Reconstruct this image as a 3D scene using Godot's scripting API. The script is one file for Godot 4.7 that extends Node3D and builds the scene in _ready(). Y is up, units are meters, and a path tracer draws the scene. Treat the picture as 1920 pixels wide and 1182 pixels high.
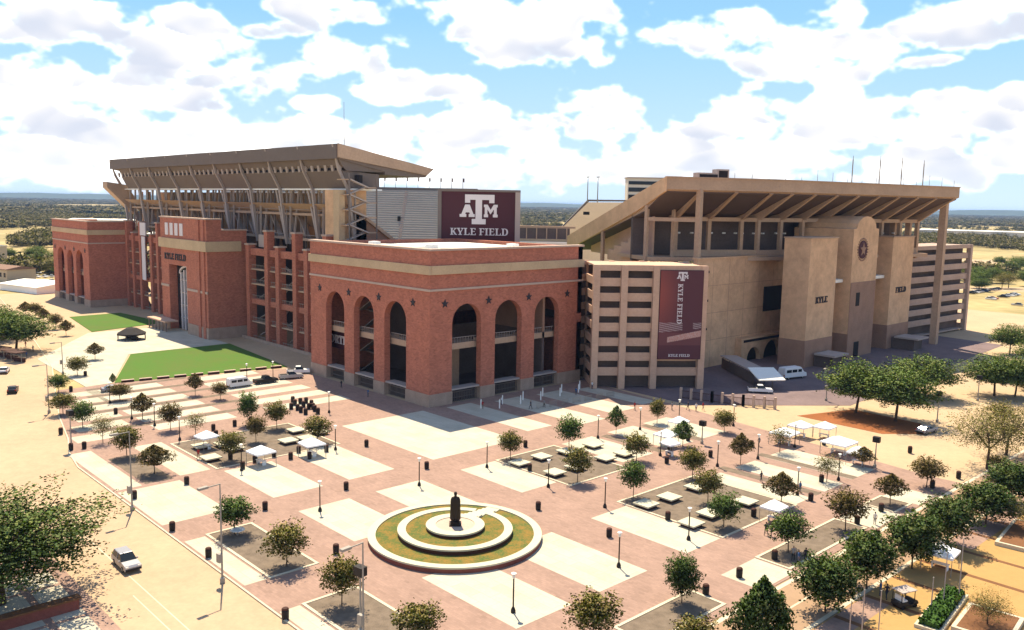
extends Node3D
# A brick and concrete football stadium seen from a tower across its entrance plaza, towards the midday sun.
# Metres; the statue in the round planter stands at the origin, the plaza grid follows x and z.

const TREES = [
	[-131.94, 6.6, 4.71, 4.22, 0, "round olive young tree on the paving stripes below the large lawn"],
	[-150.59, -3.14, 4.47, 3.99, 3, "brownish young tree beside the far pale road past the small lawn, rightmost one"],
	[-115.42, 15.2, 4.07, 3.89, 1, "round green young tree on the paving stripes below the large lawn"],
	[-94.79, 20.15, 4.2, 4.44, 0, "round olive young tree on the kerb strip beside the pale road"],
	[-82.19, 20.37, 5.06, 3.94, 1, "round green young tree on the kerb strip beside the pale road"],
	[-69.51, 20.94, 5.05, 3.47, 4, "thin sparse young tree on the kerb strip beside the pale road"],
	[-58.81, 20.68, 5.42, 4.03, 0, "round olive young tree at the kerbside gravel bed left of the statue"],
	[-47.22, 20.6, 4.69, 4.65, 3, "brownish young tree at the kerbside gravel bed left of the statue"],
	[-99.92, 7.82, 3.6, 4.14, 3, "brownish young tree on the paving stripes below the large lawn, leftmost one"],
	[-81.31, 10.04, 5.26, 3.99, 3, "brownish young tree on the paving stripes below the large lawn, second from left"],
	[-70.49, 8.96, 5.24, 3.57, 3, "brownish young tree on the paving stripes below the large lawn, third from left"],
	[-95.23, -6.07, 4.88, 3.18, 3, "brownish young tree on the paving stripes below the large lawn, fourth from left"],
	[-88.18, -8.45, 3.77, 3.09, 3, "brownish young tree on the paving stripes below the large lawn, rightmost one"],
	[-64.23, 6.99, 4.27, 3.46, 4, "thin sparse young tree around the white tents between road and brick tower"],
	[-65.28, -3.42, 6.4, 3.36, 1, "round green young tree around the white tents between road and brick tower"],
	[-59.53, -6.25, 5.32, 3.9, 0, "round olive young tree around the white tents between road and brick tower, second from left"],
	[-53.77, 0.74, 4.75, 3.13, 3, "brownish young tree around the white tents between road and brick tower"],
	[-46.5, -7.05, 4.94, 4.42, 0, "round olive young tree around the white tents between road and brick tower, rightmost one"],
	[-46.31, 8.81, 5.03, 3.66, 0, "round olive young tree around the white tents between road and brick tower, leftmost one"],
	[-16.9, 22.09, 4.95, 4.36, 1, "round green young tree at the kerbside gravel beds before the statue planter"],
	[-4.06, 21.88, 5.31, 4.36, 0, "round olive young tree at the kerbside gravel beds before the statue planter, leftmost one"],
	[8.61, 22.39, 5.59, 3.82, 0, "round olive young tree at the kerbside gravel beds before the statue planter, second from left"],
	[20.32, 21.23, 4.29, 4.16, 0, "round olive young tree at the kerbside gravel beds before the statue planter, rightmost one"],
	[-18.15, -26.52, 4.89, 3.76, 0, "round olive young tree around the bench bed nearest the brick tower, leftmost one"],
	[-16.22, -38.62, 5.87, 4.12, 1, "round green young tree around the bench bed nearest the brick tower"],
	[-2.77, -26.17, 5.68, 3.81, 0, "round olive young tree around the bench bed nearest the brick tower, second from left"],
	[-17.14, -52.25, 5.54, 3.01, 2, "small upright green tree in the paving rows behind the bench beds, leftmost one"],
	[-17.12, -64.54, 4.98, 2.97, 0, "round olive young tree towards the tan stadium wall, leftmost one"],
	[-3.95, -41.77, 4.89, 3.98, 0, "round olive young tree around the bench bed nearest the brick tower, rightmost one"],
	[7.15, -27.22, 5.57, 3.66, 1, "round green young tree around the bench bed nearest the street, leftmost one"],
	[-4.31, -55.15, 4.82, 3.49, 2, "small upright green tree in the paving rows behind the bench beds, rightmost one"],
	[7.68, -41.02, 5.28, 3.96, 0, "round olive young tree around the bench bed nearest the street, leftmost one"],
	[-4.87, -69.03, 4.51, 3.54, 0, "round olive young tree towards the tan stadium wall, rightmost one"],
	[15.51, -33.67, 5.11, 3.67, 0, "round olive young tree around the bench bed nearest the street, rightmost one"],
	[22.22, -27.46, 4.75, 3.88, 1, "round green young tree around the bench bed nearest the street, rightmost one"],
	[8.23, -53.68, 5.41, 3.5, 3, "brownish young tree in the paving rows behind the bench beds"],
	[8.91, -65, 4.92, 3.91, 4, "thin sparse young tree towards the tan stadium wall"],
	[22.93, -40.77, 5.09, 4.06, 3, "brownish young tree around the bench bed nearest the street"],
	[22, -56.12, 4.68, 3.76, 4, "thin sparse young tree in the paving rows behind the bench beds"],
	[22.29, -67.88, 3.6, 3.45, 3, "brownish young tree towards the tan stadium wall"],
	[33.27, -65.63, 4.79, 4.42, 3, "brownish young tree beside the street past the plaza, rightmost one"],
	[33.01, -53.37, 4.75, 3.93, 3, "brownish young tree beside the street past the plaza, second from left"],
	[33.39, -38.84, 5.68, 4.64, 3, "brownish young tree beside the street past the plaza, leftmost one"],
	[32.13, -26.41, 5.25, 4.27, 1, "round green young tree beside the street past the plaza"],
	[31.65, -5.09, 5.53, 3.66, 5, "large dark green tree beside the street past the plaza, leftmost one"],
	[30.99, 8.4, 5.2, 4.64, 0, "round olive young tree beside the street past the plaza, leftmost one"],
	[42.83, -14.84, 6.44, 6.63, 5, "large dark green tree beside the street past the plaza, second from left"],
	[43.14, -23.84, 6.83, 6.18, 5, "large dark green tree beside the street past the plaza, third from left"],
	[43.43, -1.08, 8.37, 5.79, 6, "tall cone-shaped dark green tree beside the street past the plaza"],
	[44.31, -33.18, 7.07, 6.62, 5, "large dark green tree beside the street past the plaza, fourth from left"],
	[44.32, -43.71, 6.64, 6.53, 5, "large dark green tree beside the street past the plaza, fifth from left"],
	[44.94, -55.64, 5.97, 7.58, 5, "large dark green tree beside the street past the plaza, sixth from left"],
	[44.31, -67.77, 6.32, 6.94, 5, "large dark green tree beside the street past the plaza, rightmost one"],
	[38.51, 2.36, 3.48, 3.88, 0, "round olive young tree beside the street past the plaza, rightmost one"],
	[-243.95, -12.93, 5.18, 4.62, 3, "brownish young tree beside the far pale road past the small lawn, second from left"],
	[-228.65, -11.59, 4.98, 4.02, 3, "brownish young tree beside the far pale road past the small lawn, third from left"],
	[-211.58, -10.48, 5.09, 3.81, 3, "brownish young tree beside the far pale road past the small lawn, fourth from left"],
	[-196.2, -9.22, 4.87, 3.62, 3, "brownish young tree beside the far pale road past the small lawn, fifth from left"],
	[-115.55, 4.01, 2.91, 1.32, 2, "small upright green tree on the paving stripes below the large lawn"],
	[-251.6, -11.84, 4.89, 4.72, 3, "brownish young tree beside the far pale road past the small lawn, leftmost one"],
]
const LAMPS = [
	[21.36, 9.87, "slim dark lamp post on the brick paving near the round planter, fourth from left"],
	[21.28, -7.11, "slim dark lamp post on the brick paving near the round planter, seventh from left"],
	[21.76, -20.24, "slim dark lamp post on the brick paving near the round planter, rightmost one"],
	[7.1, -21.06, "slim dark lamp post on the brick paving near the round planter, sixth from left"],
	[-4.08, -21.15, "slim dark lamp post on the brick paving near the round planter, fifth from left"],
	[-17.17, -20.48, "slim dark lamp post on the brick paving near the round planter, third from left"],
	[-17, -6.89, "slim dark lamp post on the brick paving near the round planter, second from left"],
	[-17.1, 9.79, "slim dark lamp post on the brick paving near the round planter, leftmost one"],
	[-40.88, -7.22, "slim dark lamp post around the white tents between road and brick tower, rightmost one"],
	[-16.21, -58.14, "slim dark lamp post in the paving rows behind the bench beds, second from left"],
	[-17.34, -47.43, "slim dark lamp post in the paving rows behind the bench beds, leftmost one"],
	[6.44, -49.73, "slim dark lamp post in the paving rows behind the bench beds, fourth from left"],
	[8.49, -58.64, "slim dark lamp post in the paving rows behind the bench beds, fifth from left"],
	[22.16, -46.82, "slim dark lamp post in the paving rows behind the bench beds, sixth from left"],
	[8.89, -70.12, "slim dark lamp post towards the tan stadium wall, rightmost one"],
	[-15.64, -69.63, "slim dark lamp post towards the tan stadium wall, leftmost one"],
	[-3.26, -47.33, "slim dark lamp post in the paving rows behind the bench beds, third from left"],
	[22.82, -58.31, "slim dark lamp post in the paving rows behind the bench beds, rightmost one"],
	[-40.33, 9.87, "slim dark lamp post around the white tents between road and brick tower, second from left"],
	[-62.98, 10.36, "slim dark lamp post around the white tents between road and brick tower, leftmost one"],
	[-75.24, 10.04, "slim dark lamp post on the paving stripes below the large lawn, third from left"],
	[-82.95, 11.43, "slim dark lamp post on the paving stripes below the large lawn, second from left"],
	[-64.05, -19.98, "slim dark lamp post on the paving right under the brick tower"],
	[-100.28, -26.84, "slim dark lamp post on the paving stripes below the large lawn, rightmost one"],
	[-101.2, -20.77, "slim dark lamp post on the paving stripes below the large lawn, fourth from left"],
	[-6.41, -74.51, "slim dark lamp post towards the tan stadium wall, second from left"],
	[-98.77, 10.2, "slim dark lamp post on the paving stripes below the large lawn, leftmost one"],
]
const STREET_LIGHTS = [
	[-4.83, 29.22, 11.25, "tall street light at the kerbside gravel beds before the statue planter, leftmost one"],
	[-33.86, 28.63, 10.87, "tall street light at the kerbside gravel bed left of the statue"],
	[-69.15, 26.04, 6.64, "short square-headed light on the kerb strip beside the pale road"],
	[-135.91, 8.6, 7.67, "tall street light on the paving stripes below the large lawn"],
	[-97.75, 21.8, 9.58, "tall street light on the kerb strip beside the pale road"],
	[17.11, 25.35, 10.4, "tall street light at the kerbside gravel beds before the statue planter, rightmost one"],
	[16.26, -137.58, 5.72, "short square-headed light towards the tan stadium wall, rightmost one"],
	[18.06, -109.82, 6.23, "short square-headed light towards the tan stadium wall, second from left"],
	[-5.64, -110.18, 7.43, "tall street light towards the tan stadium wall"],
	[-3.12, -59.25, 4.2, "short square-headed light in the paving rows behind the bench beds"],
	[23.56, -69.4, 5.22, "short square-headed light towards the tan stadium wall, leftmost one"],
	[14.8, 24.14, 6.93, "short square-headed light at the kerbside gravel beds before the statue planter"],
]
const FLAGPOLES = [
	[49.45, -8.66, 6.73, "pale bare flagpole beside the street past the plaza, second from left"],
	[50.7, -9.38, 6.85, "pale bare flagpole beside the street past the plaza, third from left"],
	[48.25, -8.77, 5.1, "pale bare flagpole beside the street past the plaza, leftmost one"],
	[50.33, -23.11, 3.94, "pale bare flagpole beside the street past the plaza, fourth from left"],
	[50.62, -25.64, 5.96, "pale bare flagpole beside the street past the plaza, fifth from left"],
	[51.15, -28.52, 7.02, "pale bare flagpole beside the street past the plaza, rightmost one"],
]
const BINS = [
	[-39.46, -12.48, "black cylindrical litter bin around the white tents between road and brick tower, fourteenth from left"],
	[-22.42, 15.12, "black cylindrical litter bin around the white tents between road and brick tower, seventh from left"],
	[-22.87, -12.78, "black cylindrical litter bin around the white tents between road and brick tower, rightmost one"],
	[-22.5, 2.27, "black cylindrical litter bin around the white tents between road and brick tower, thirteenth from left"],
	[1.66, -13.33, "black cylindrical litter bin on the brick paving near the round planter, second from left"],
	[14.49, -13.33, "black cylindrical litter bin on the brick paving near the round planter, rightmost one"],
	[-3.51, 15.64, "black cylindrical litter bin on the brick paving near the round planter, leftmost one"],
	[-12.26, 27.52, "black cylindrical litter bin at the kerbside gravel beds before the statue planter, leftmost one"],
	[-23.13, 27.48, "black cylindrical litter bin at the kerbside gravel bed left of the statue, second from left"],
	[7.28, 28.15, "black cylindrical litter bin at the kerbside gravel beds before the statue planter, rightmost one"],
	[-39.53, 18.84, "black cylindrical litter bin at the kerbside gravel bed left of the statue, rightmost one"],
	[-21.77, -33.44, "black cylindrical litter bin around the bench bed nearest the brick tower, leftmost one"],
	[-11.6, -24.58, "black cylindrical litter bin around the bench bed nearest the brick tower, rightmost one"],
	[32.12, -15.48, "black cylindrical litter bin beside the street past the plaza, second from left"],
	[32.1, -8.87, "black cylindrical litter bin beside the street past the plaza, leftmost one"],
	[15.73, -23.98, "black cylindrical litter bin around the bench bed nearest the street, leftmost one"],
	[2.6, -53.44, "black cylindrical litter bin in the paving rows behind the bench beds, fifth from left"],
	[3.75, -64.4, "black cylindrical litter bin towards the tan stadium wall, leftmost one"],
	[22.68, -34.02, "black cylindrical litter bin around the bench bed nearest the street, rightmost one"],
	[32.11, -23.2, "black cylindrical litter bin beside the street past the plaza, third from left"],
	[33.35, -42.3, "black cylindrical litter bin beside the street past the plaza, fourth from left"],
	[23.71, -82.91, "black cylindrical litter bin towards the tan stadium wall, third from left"],
	[34.81, -74.27, "black cylindrical litter bin towards the tan stadium wall, rightmost one"],
	[33.96, -66.07, "black cylindrical litter bin beside the street past the plaza, rightmost one"],
	[33.31, -49.74, "black cylindrical litter bin beside the street past the plaza, sixth from left"],
	[-38.13, 26.83, "black cylindrical litter bin at the kerbside gravel bed left of the statue, leftmost one"],
	[-68.55, 26.29, "black cylindrical litter bin on the kerb strip beside the pale road, second from left"],
	[-80.04, 24.64, "black cylindrical litter bin on the kerb strip beside the pale road, leftmost one"],
	[-68.15, 24.34, "black cylindrical litter bin on the kerb strip beside the pale road, rightmost one"],
	[-55.57, 16.77, "black cylindrical litter bin around the white tents between road and brick tower, leftmost one"],
	[-89.01, 12.32, "black cylindrical litter bin on the paving stripes below the large lawn, third from left"],
	[-47.18, 8.49, "black cylindrical litter bin around the white tents between road and brick tower, fourth from left"],
	[-66.1, -1.19, "black cylindrical litter bin on the paving stripes below the large lawn, fourth from left"],
	[-65.7, 3.09, "black cylindrical litter bin around the white tents between road and brick tower, second from left"],
	[-66.78, -4.69, "black cylindrical litter bin on the paving stripes below the large lawn, rightmost one"],
	[-41.03, 1.07, "black cylindrical litter bin around the white tents between road and brick tower, ninth from left"],
	[-43.79, 2.55, "black cylindrical litter bin around the white tents between road and brick tower, eighth from left"],
	[-43.09, 6.28, "black cylindrical litter bin around the white tents between road and brick tower, sixth from left"],
	[-41.23, 9.26, "black cylindrical litter bin around the white tents between road and brick tower, fifth from left"],
	[-43.41, -1.71, "black cylindrical litter bin around the white tents between road and brick tower, tenth from left"],
	[-39.11, -1.24, "black cylindrical litter bin around the white tents between road and brick tower, eleventh from left"],
	[-41.03, -5.56, "black cylindrical litter bin around the white tents between road and brick tower, twelfth from left"],
	[-61.33, 4.55, "black cylindrical litter bin around the white tents between road and brick tower, third from left"],
	[0.03, -44.72, "black cylindrical litter bin in the paving rows behind the bench beds, second from left"],
	[-8.99, -45.85, "black cylindrical litter bin in the paving rows behind the bench beds, leftmost one"],
	[24.61, -46.18, "black cylindrical litter bin in the paving rows behind the bench beds, sixth from left"],
	[21.46, -55.47, "black cylindrical litter bin in the paving rows behind the bench beds, rightmost one"],
	[-5.76, -58.77, "black cylindrical litter bin in the paving rows behind the bench beds, fourth from left"],
	[-3.43, -50.08, "black cylindrical litter bin in the paving rows behind the bench beds, third from left"],
	[-130.19, 5.37, "black cylindrical litter bin on the paving stripes below the large lawn, second from left"],
	[-114.94, 12.9, "black cylindrical litter bin on the paving stripes below the large lawn, leftmost one"],
	[11.44, -75.87, "black cylindrical litter bin towards the tan stadium wall, second from left"],
	[37.49, -39.19, "black cylindrical litter bin beside the street past the plaza, fifth from left"],
]
const BIN_CLUSTER = [
	[-71.47, -15.73],
	[-73.86, -17.89],
	[-69.87, -16.28],
	[-67.91, -15.89],
	[-71.55, -18.54],
	[-74.11, -20.61],
	[-69.27, -18.46],
	[-71.35, -20.27],
	[-66.98, -18.46],
	[-64.67, -17.83],
	[-65.79, -15.75],
	[-74.43, -19.44],
	[-76.66, -18.95],
	[-68.74, -19.12],
]
const BENCHES = [
	[-14.87, -30.47, "pale slab bench around the bench bed nearest the brick tower, second from left"],
	[-14.65, -25.27, "pale slab bench around the bench bed nearest the brick tower, leftmost one"],
	[-7.54, -26.09, "pale slab bench around the bench bed nearest the brick tower, third from left"],
	[-7.3, -30.6, "pale slab bench around the bench bed nearest the brick tower, fifth from left"],
	[-7.45, -38.02, "pale slab bench around the bench bed nearest the brick tower, seventh from left"],
	[-13.99, -42.35, "pale slab bench around the bench bed nearest the brick tower, sixth from left"],
	[-7.22, -42.55, "pale slab bench around the bench bed nearest the brick tower, rightmost one"],
	[-14.31, -35.93, "pale slab bench around the bench bed nearest the brick tower, fourth from left"],
	[11.12, -30.53, "pale slab bench around the bench bed nearest the street, second from left"],
	[10.76, -25.71, "pale slab bench around the bench bed nearest the street, leftmost one"],
	[11.01, -37.24, "pale slab bench around the bench bed nearest the street, fourth from left"],
	[19.29, -37.48, "pale slab bench around the bench bed nearest the street, rightmost one"],
	[18.71, -29.34, "pale slab bench around the bench bed nearest the street, fifth from left"],
	[19.18, -24.47, "pale slab bench around the bench bed nearest the street, third from left"],
	[18.38, -33.73, "pale slab bench around the bench bed nearest the street, sixth from left"],
	[-48.63, 11.15, "pale slab bench around the white tents between road and brick tower, second from left"],
	[-55.92, 9.51, "pale slab bench around the white tents between road and brick tower, leftmost one"],
	[-51.26, 5.84, "pale slab bench around the white tents between road and brick tower, fourth from left"],
	[-49.69, -3.17, "pale slab bench around the white tents between road and brick tower, fifth from left"],
	[-49.15, -6.48, "pale slab bench around the white tents between road and brick tower, seventh from left"],
	[-54.76, 6.09, "pale slab bench around the white tents between road and brick tower, third from left"],
	[-51.35, -10.44, "pale slab bench around the white tents between road and brick tower, rightmost one"],
	[-55.02, -7.67, "pale slab bench around the white tents between road and brick tower, sixth from left"],
]
const TENTS = [
	[-55.36, 8.83, 3, "white pop-up canopy tent around the white tents between road and brick tower, leftmost one"],
	[-41.41, 6.02, 3.4, "white pop-up canopy tent around the white tents between road and brick tower, second from left"],
	[-40.4, -2.48, 3.4, "white pop-up canopy tent around the white tents between road and brick tower, rightmost one"],
	[-6.25, -52.79, 3.2, "white pop-up canopy tent in the paving rows behind the bench beds, leftmost one"],
	[-10.4, -62.25, 3, "white pop-up canopy tent towards the tan stadium wall, leftmost one"],
	[6.59, -70.52, 4, "white pop-up canopy tent towards the tan stadium wall, second from left"],
	[9.16, -80.32, 3.2, "white pop-up canopy tent towards the tan stadium wall, fourth from left"],
	[15.86, -72.4, 4.6, "white pop-up canopy tent towards the tan stadium wall, fifth from left"],
	[20.9, -68.92, 3, "white pop-up canopy tent towards the tan stadium wall, rightmost one"],
	[25.52, -34.29, 2.8, "white pop-up canopy tent around the bench bed nearest the street"],
	[46.49, -35.72, 3.4, "white pop-up canopy tent beside the street past the plaza"],
	[5.9, -77.49, 3.4, "white pop-up canopy tent towards the tan stadium wall, third from left"],
	[-2.46, -48.78, 2.6, "white pop-up canopy tent in the paving rows behind the bench beds, rightmost one"],
]
const PEOPLE = [
	[27.37, -29.26, 0, "person in dark shirt beside the street past the plaza, leftmost one"],
	[28.02, -29.46, 1, "person in white shirt beside the street past the plaza, leftmost one"],
	[-180.82, 5.52, 2, "person in red shirt beside the far pale road past the small lawn"],
	[-172.4, 5.78, 3, "person in grey shirt beside the far pale road past the small lawn"],
	[-163.21, 9.59, 4, "person in blue shirt beside the far pale road past the small lawn"],
	[-19.8, -78.48, 0, "person in dark shirt towards the tan stadium wall"],
	[-18.18, -79.01, 1, "person in white shirt towards the tan stadium wall"],
	[-17.81, -80.94, 2, "person in red shirt towards the tan stadium wall"],
	[4.42, -65.74, 3, "person in grey shirt towards the tan stadium wall, second from left"],
	[21.82, -48.24, 4, "person in blue shirt in the paving rows behind the bench beds"],
	[15.35, -48.19, 0, "person in dark shirt in the paving rows behind the bench beds"],
	[-43.66, -3.86, 1, "person in white shirt around the white tents between road and brick tower"],
	[-50.43, 12.41, 2, "person in red shirt around the white tents between road and brick tower"],
	[33.75, -24.64, 3, "person in grey shirt beside the street past the plaza"],
	[34.81, -23.98, 4, "person in blue shirt beside the street past the plaza, leftmost one"],
	[34.97, -25.34, 0, "person in dark shirt beside the street past the plaza, second from left"],
	[-47.63, -51.36, 1, "person in white shirt on the paving right under the brick tower, leftmost one"],
	[-47.25, -45.83, 2, "person in red shirt on the paving right under the brick tower, leftmost one"],
	[-40.31, -56.69, 3, "person in grey shirt on the paving right under the brick tower"],
	[-44, -70.46, 4, "person in blue shirt on the paving right under the brick tower"],
	[-41.05, -53.54, 0, "person in dark shirt on the paving right under the brick tower"],
	[-46.23, -78.29, 1, "person in white shirt on the paving right under the brick tower, rightmost one"],
	[-26.84, -69.73, 2, "person in red shirt on the paving right under the brick tower, rightmost one"],
	[-21.92, -75.84, 3, "person in grey shirt towards the tan stadium wall, leftmost one"],
	[-71.13, -33.86, 4, "person in blue shirt on the paving stripes below the large lawn"],
	[-82.47, -34.27, 0, "person in dark shirt on the paving stripes below the large lawn"],
	[35, -43.95, 1, "person in white shirt beside the street past the plaza, rightmost one"],
	[-7.35, -31.41, 2, "person in red shirt around the bench bed nearest the brick tower"],
	[-7.87, -158.05, 3, "person in grey shirt towards the tan stadium wall, rightmost one"],
	[45.02, -23, 4, "person in blue shirt beside the street past the plaza, rightmost one"],
	[45.77, -22.89, 0, "person in dark shirt beside the street past the plaza, rightmost one"],
]

const CLOUDS = [
	[-73.8, 9.8, 4.2, 1.4], [-78.1, 8.8, 3.1, 1.7], [-66.6, 10.6, 2.2, 1.3], [-62.2, 10.4, 1.9, 0.6], [-59.0, 11.7, 3.5, 1.2],
	[-65.8, 7.8, 4.4, 1.7], [-68.8, 7.3, 3.7, 1.4], [-75.6, 6.5, 3.6, 1.7], [-73.2, 4.5, 6.2, 2.3], [-75.8, 2.3, 6.8, 1.8],
	[-67.9, 6.1, 3.7, 1.2], [-58.0, 8.6, 3.2, 1.4], [-53.0, 7.3, 4.0, 1.2], [-59.4, 6.0, 1.5, 0.6], [-45.8, 11.0, 8.0, 2.4],
	[-49.9, 11.7, 3.8, 1.9], [-42.7, 9.8, 2.7, 1.4], [-33.3, 10.7, 2.8, 1.8], [-31.3, 9.2, 2.2, 1.1], [-27.6, 9.5, 5.0, 2.0],
	[-27.3, 10.7, 2.4, 1.5], [-20.7, 10.6, 4.5, 1.4], [-18.3, 10.9, 3.1, 1.3], [-22.2, 8.7, 1.7, 0.4], [-42.9, 6.0, 2.1, 1.2],
	[-46.9, 4.7, 3.1, 2.0], [-41.1, 5.0, 2.7, 2.0], [-32.1, 6.3, 2.9, 1.3], [-34.0, 5.0, 3.3, 1.3], [-25.7, 4.6, 5.8, 2.2],
	[-26.7, 6.2, 1.8, 1.3], [-19.7, 5.3, 3.7, 2.1], [-17.4, 6.5, 1.8, 1.2], [-33.6, 3.0, 10.1, 1.3], [-45.6, 2.5, 10.4, 1.5],
	[-57.7, 3.6, 8.3, 1.7], [-65.3, 2.4, 8.6, 1.6], [-72.5, 1.2, 9.2, 1.2], [-21.2, 2.7, 6.4, 1.4], [-49.8, 4.5, 4.2, 1.4],
	[-75.7, 5.0, 5.6, 2.6], [-68.5, 8.2, 3.7, 1.8], [-76.6, 2.0, 5.6, 1.8], [-70.4, 3.8, 7.7, 1.9], [-60.8, 1.5, 8.9, 1.0],
	[-49.1, 1.8, 9.1, 1.2], [-37.3, 3.6, 6.0, 1.5], [-29.4, 3.3, 7.9, 2.0], [-22.1, 3.3, 7.0, 1.9], [-17.7, 3.3, 3.1, 1.8],
	[-41.4, 2.2, 10.1, 1.2], [-28.7, 2.0, 8.9, 0.9],
]


class MB:
	var v := PackedVector3Array()
	var n := PackedVector3Array()
	var c := PackedColorArray()
	var xf := Transform3D()
	var tint := Color(1, 1, 1)
	func vert(p: Vector3, nn: Vector3) -> void:
		v.append(xf * p)
		n.append((xf.basis * nn).normalized())
		c.append(tint)
	func tri(a: Vector3, b: Vector3, d: Vector3) -> void:
		var nn := (b - a).cross(d - a)
		if nn.length_squared() < 1e-16:
			return
		vert(a, nn); vert(d, nn); vert(b, nn)
	func quad(a: Vector3, b: Vector3, d: Vector3, e: Vector3) -> void:
		tri(a, b, d); tri(a, d, e)
	func box(x0: float, x1: float, y0: float, y1: float, z0: float, z1: float) -> MB:
		if x1 < x0: var t := x0; x0 = x1; x1 = t
		if z1 < z0: var t := z0; z0 = z1; z1 = t
		var p := [Vector3(x0, y0, z1), Vector3(x1, y0, z1), Vector3(x1, y1, z1), Vector3(x0, y1, z1), Vector3(x0, y0, z0), Vector3(x1, y0, z0), Vector3(x1, y1, z0), Vector3(x0, y1, z0)]
		quad(p[0], p[1], p[2], p[3]); quad(p[5], p[4], p[7], p[6]); quad(p[3], p[2], p[6], p[7])
		quad(p[4], p[5], p[1], p[0]); quad(p[1], p[5], p[6], p[2]); quad(p[4], p[0], p[3], p[7])
		return self
	func bar(a: Vector3, b: Vector3, w: float, h: float) -> MB:   # a square bar from a to b
		var d := (b - a)
		var side := d.cross(Vector3.UP)
		if side.length() < 1e-4: side = Vector3.RIGHT
		side = side.normalized() * w * 0.5
		var up := side.cross(d).normalized() * h * 0.5
		var p := [a - side - up, a + side - up, a + side + up, a - side + up, b - side - up, b + side - up, b + side + up, b - side + up]
		quad(p[3], p[2], p[1], p[0]); quad(p[4], p[5], p[6], p[7])
		for k in 4:
			quad(p[k], p[(k + 1) % 4], p[4 + (k + 1) % 4], p[4 + k])
		return self
	func tube(a: Vector3, b: Vector3, r0: float, r1: float, k := 8) -> MB:
		var d := (b - a).normalized()
		var s := d.cross(Vector3.UP if absf(d.y) < 0.95 else Vector3.RIGHT).normalized()
		var t := d.cross(s)
		for i in k:
			var u0 := s * cos(TAU * i / k) + t * sin(TAU * i / k)
			var u1 := s * cos(TAU * (i + 1) / k) + t * sin(TAU * (i + 1) / k)
			vert(a + u0 * r0, u0); vert(b + u1 * r1, u1); vert(a + u1 * r0, u1)
			vert(a + u0 * r0, u0); vert(b + u0 * r1, u0); vert(b + u1 * r1, u1)
			tri(b, b + u0 * r1, b + u1 * r1)
			tri(a, a + u1 * r0, a + u0 * r0)
		return self
	func lathe(prof: Array, k := 16, at := Vector3.ZERO) -> MB:    # prof: [radius, height] upwards
		for j in prof.size() - 1:
			for i in k:
				var a0 := TAU * i / k
				var a1 := TAU * (i + 1) / k
				var d0 := Vector3(cos(a0), 0, sin(a0))
				var d1 := Vector3(cos(a1), 0, sin(a1))
				var lo = prof[j]
				var hi = prof[j + 1]
				quad(at + d0 * lo[0] + Vector3.UP * lo[1], at + d0 * hi[0] + Vector3.UP * hi[1], at + d1 * hi[0] + Vector3.UP * hi[1], at + d1 * lo[0] + Vector3.UP * lo[1])
		return self
	func prism(poly: PackedVector2Array, z0: float, z1: float) -> MB:   # outline in xy, from z0 to z1
		if Geometry2D.is_polygon_clockwise(poly):
			poly = poly.duplicate()
			poly.reverse()
		if z1 < z0: var t := z0; z0 = z1; z1 = t
		var ix := Geometry2D.triangulate_polygon(poly)
		for i in range(0, ix.size(), 3):
			var a := poly[ix[i]]; var b := poly[ix[i + 1]]; var d := poly[ix[i + 2]]
			if (b - a).cross(d - a) < 0: var t := b; b = d; d = t
			tri(Vector3(a.x, a.y, z1), Vector3(b.x, b.y, z1), Vector3(d.x, d.y, z1))
			tri(Vector3(a.x, a.y, z0), Vector3(d.x, d.y, z0), Vector3(b.x, b.y, z0))
		for i in poly.size():
			var a := poly[i]; var b := poly[(i + 1) % poly.size()]
			quad(Vector3(a.x, a.y, z0), Vector3(b.x, b.y, z0), Vector3(b.x, b.y, z1), Vector3(a.x, a.y, z1))
		return self
	func slab(pts: Array, y0: float, y1: float) -> MB:    # ground outline of [x, z], from y0 up to y1
		var keep := xf
		var poly := PackedVector2Array()
		for p in pts: poly.append(Vector2(p[0], -p[1]))
		xf = keep * Transform3D(Basis(Vector3.RIGHT, Vector3(0, 0, -1), Vector3.UP), Vector3.ZERO)
		prism(poly, y0, y1)
		xf = keep
		return self
	func mesh(colored := false) -> ArrayMesh:
		var m := ArrayMesh.new()
		if v.is_empty(): return m
		var a := []
		a.resize(Mesh.ARRAY_MAX)
		a[Mesh.ARRAY_VERTEX] = v
		a[Mesh.ARRAY_NORMAL] = n
		if colored: a[Mesh.ARRAY_COLOR] = c
		m.add_surface_from_arrays(Mesh.PRIMITIVE_TRIANGLES, a)
		return m

var M := {}
var taken := {}
var rng := RandomNumberGenerator.new()

func numbered(called: String) -> String:
	taken[called] = taken.get(called, -1) + 1
	return called if taken[called] == 0 else "%s_%03d" % [called, taken[called]]

func tag(o: Node, label: String, category: String, group := "") -> void:
	o.set_meta("label", label)
	o.set_meta("category", category)
	if group: o.set_meta("group", group)

func thing(called: String, label: String, category: String, at := Vector3.ZERO, turn := 0.0, group := "") -> Node3D:
	var o := Node3D.new()
	o.name = numbered(called)
	add_child(o)
	o.position = at
	o.rotation.y = turn
	tag(o, label, category, group)
	return o

func put(called: String, mb, mat: String, parent: Node = null) -> MeshInstance3D:
	var o := MeshInstance3D.new()
	o.mesh = mb.mesh(M[mat].vertex_color_use_as_albedo) if mb is MB else mb
	o.name = called if parent else numbered(called)
	o.material_override = M[mat]
	(parent if parent else self).add_child(o, true)
	return o

func struct(called: String, mb: MB, mat: String) -> MeshInstance3D:
	var o := put(called, mb, mat)
	o.set_meta("kind", "structure")
	return o

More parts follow.
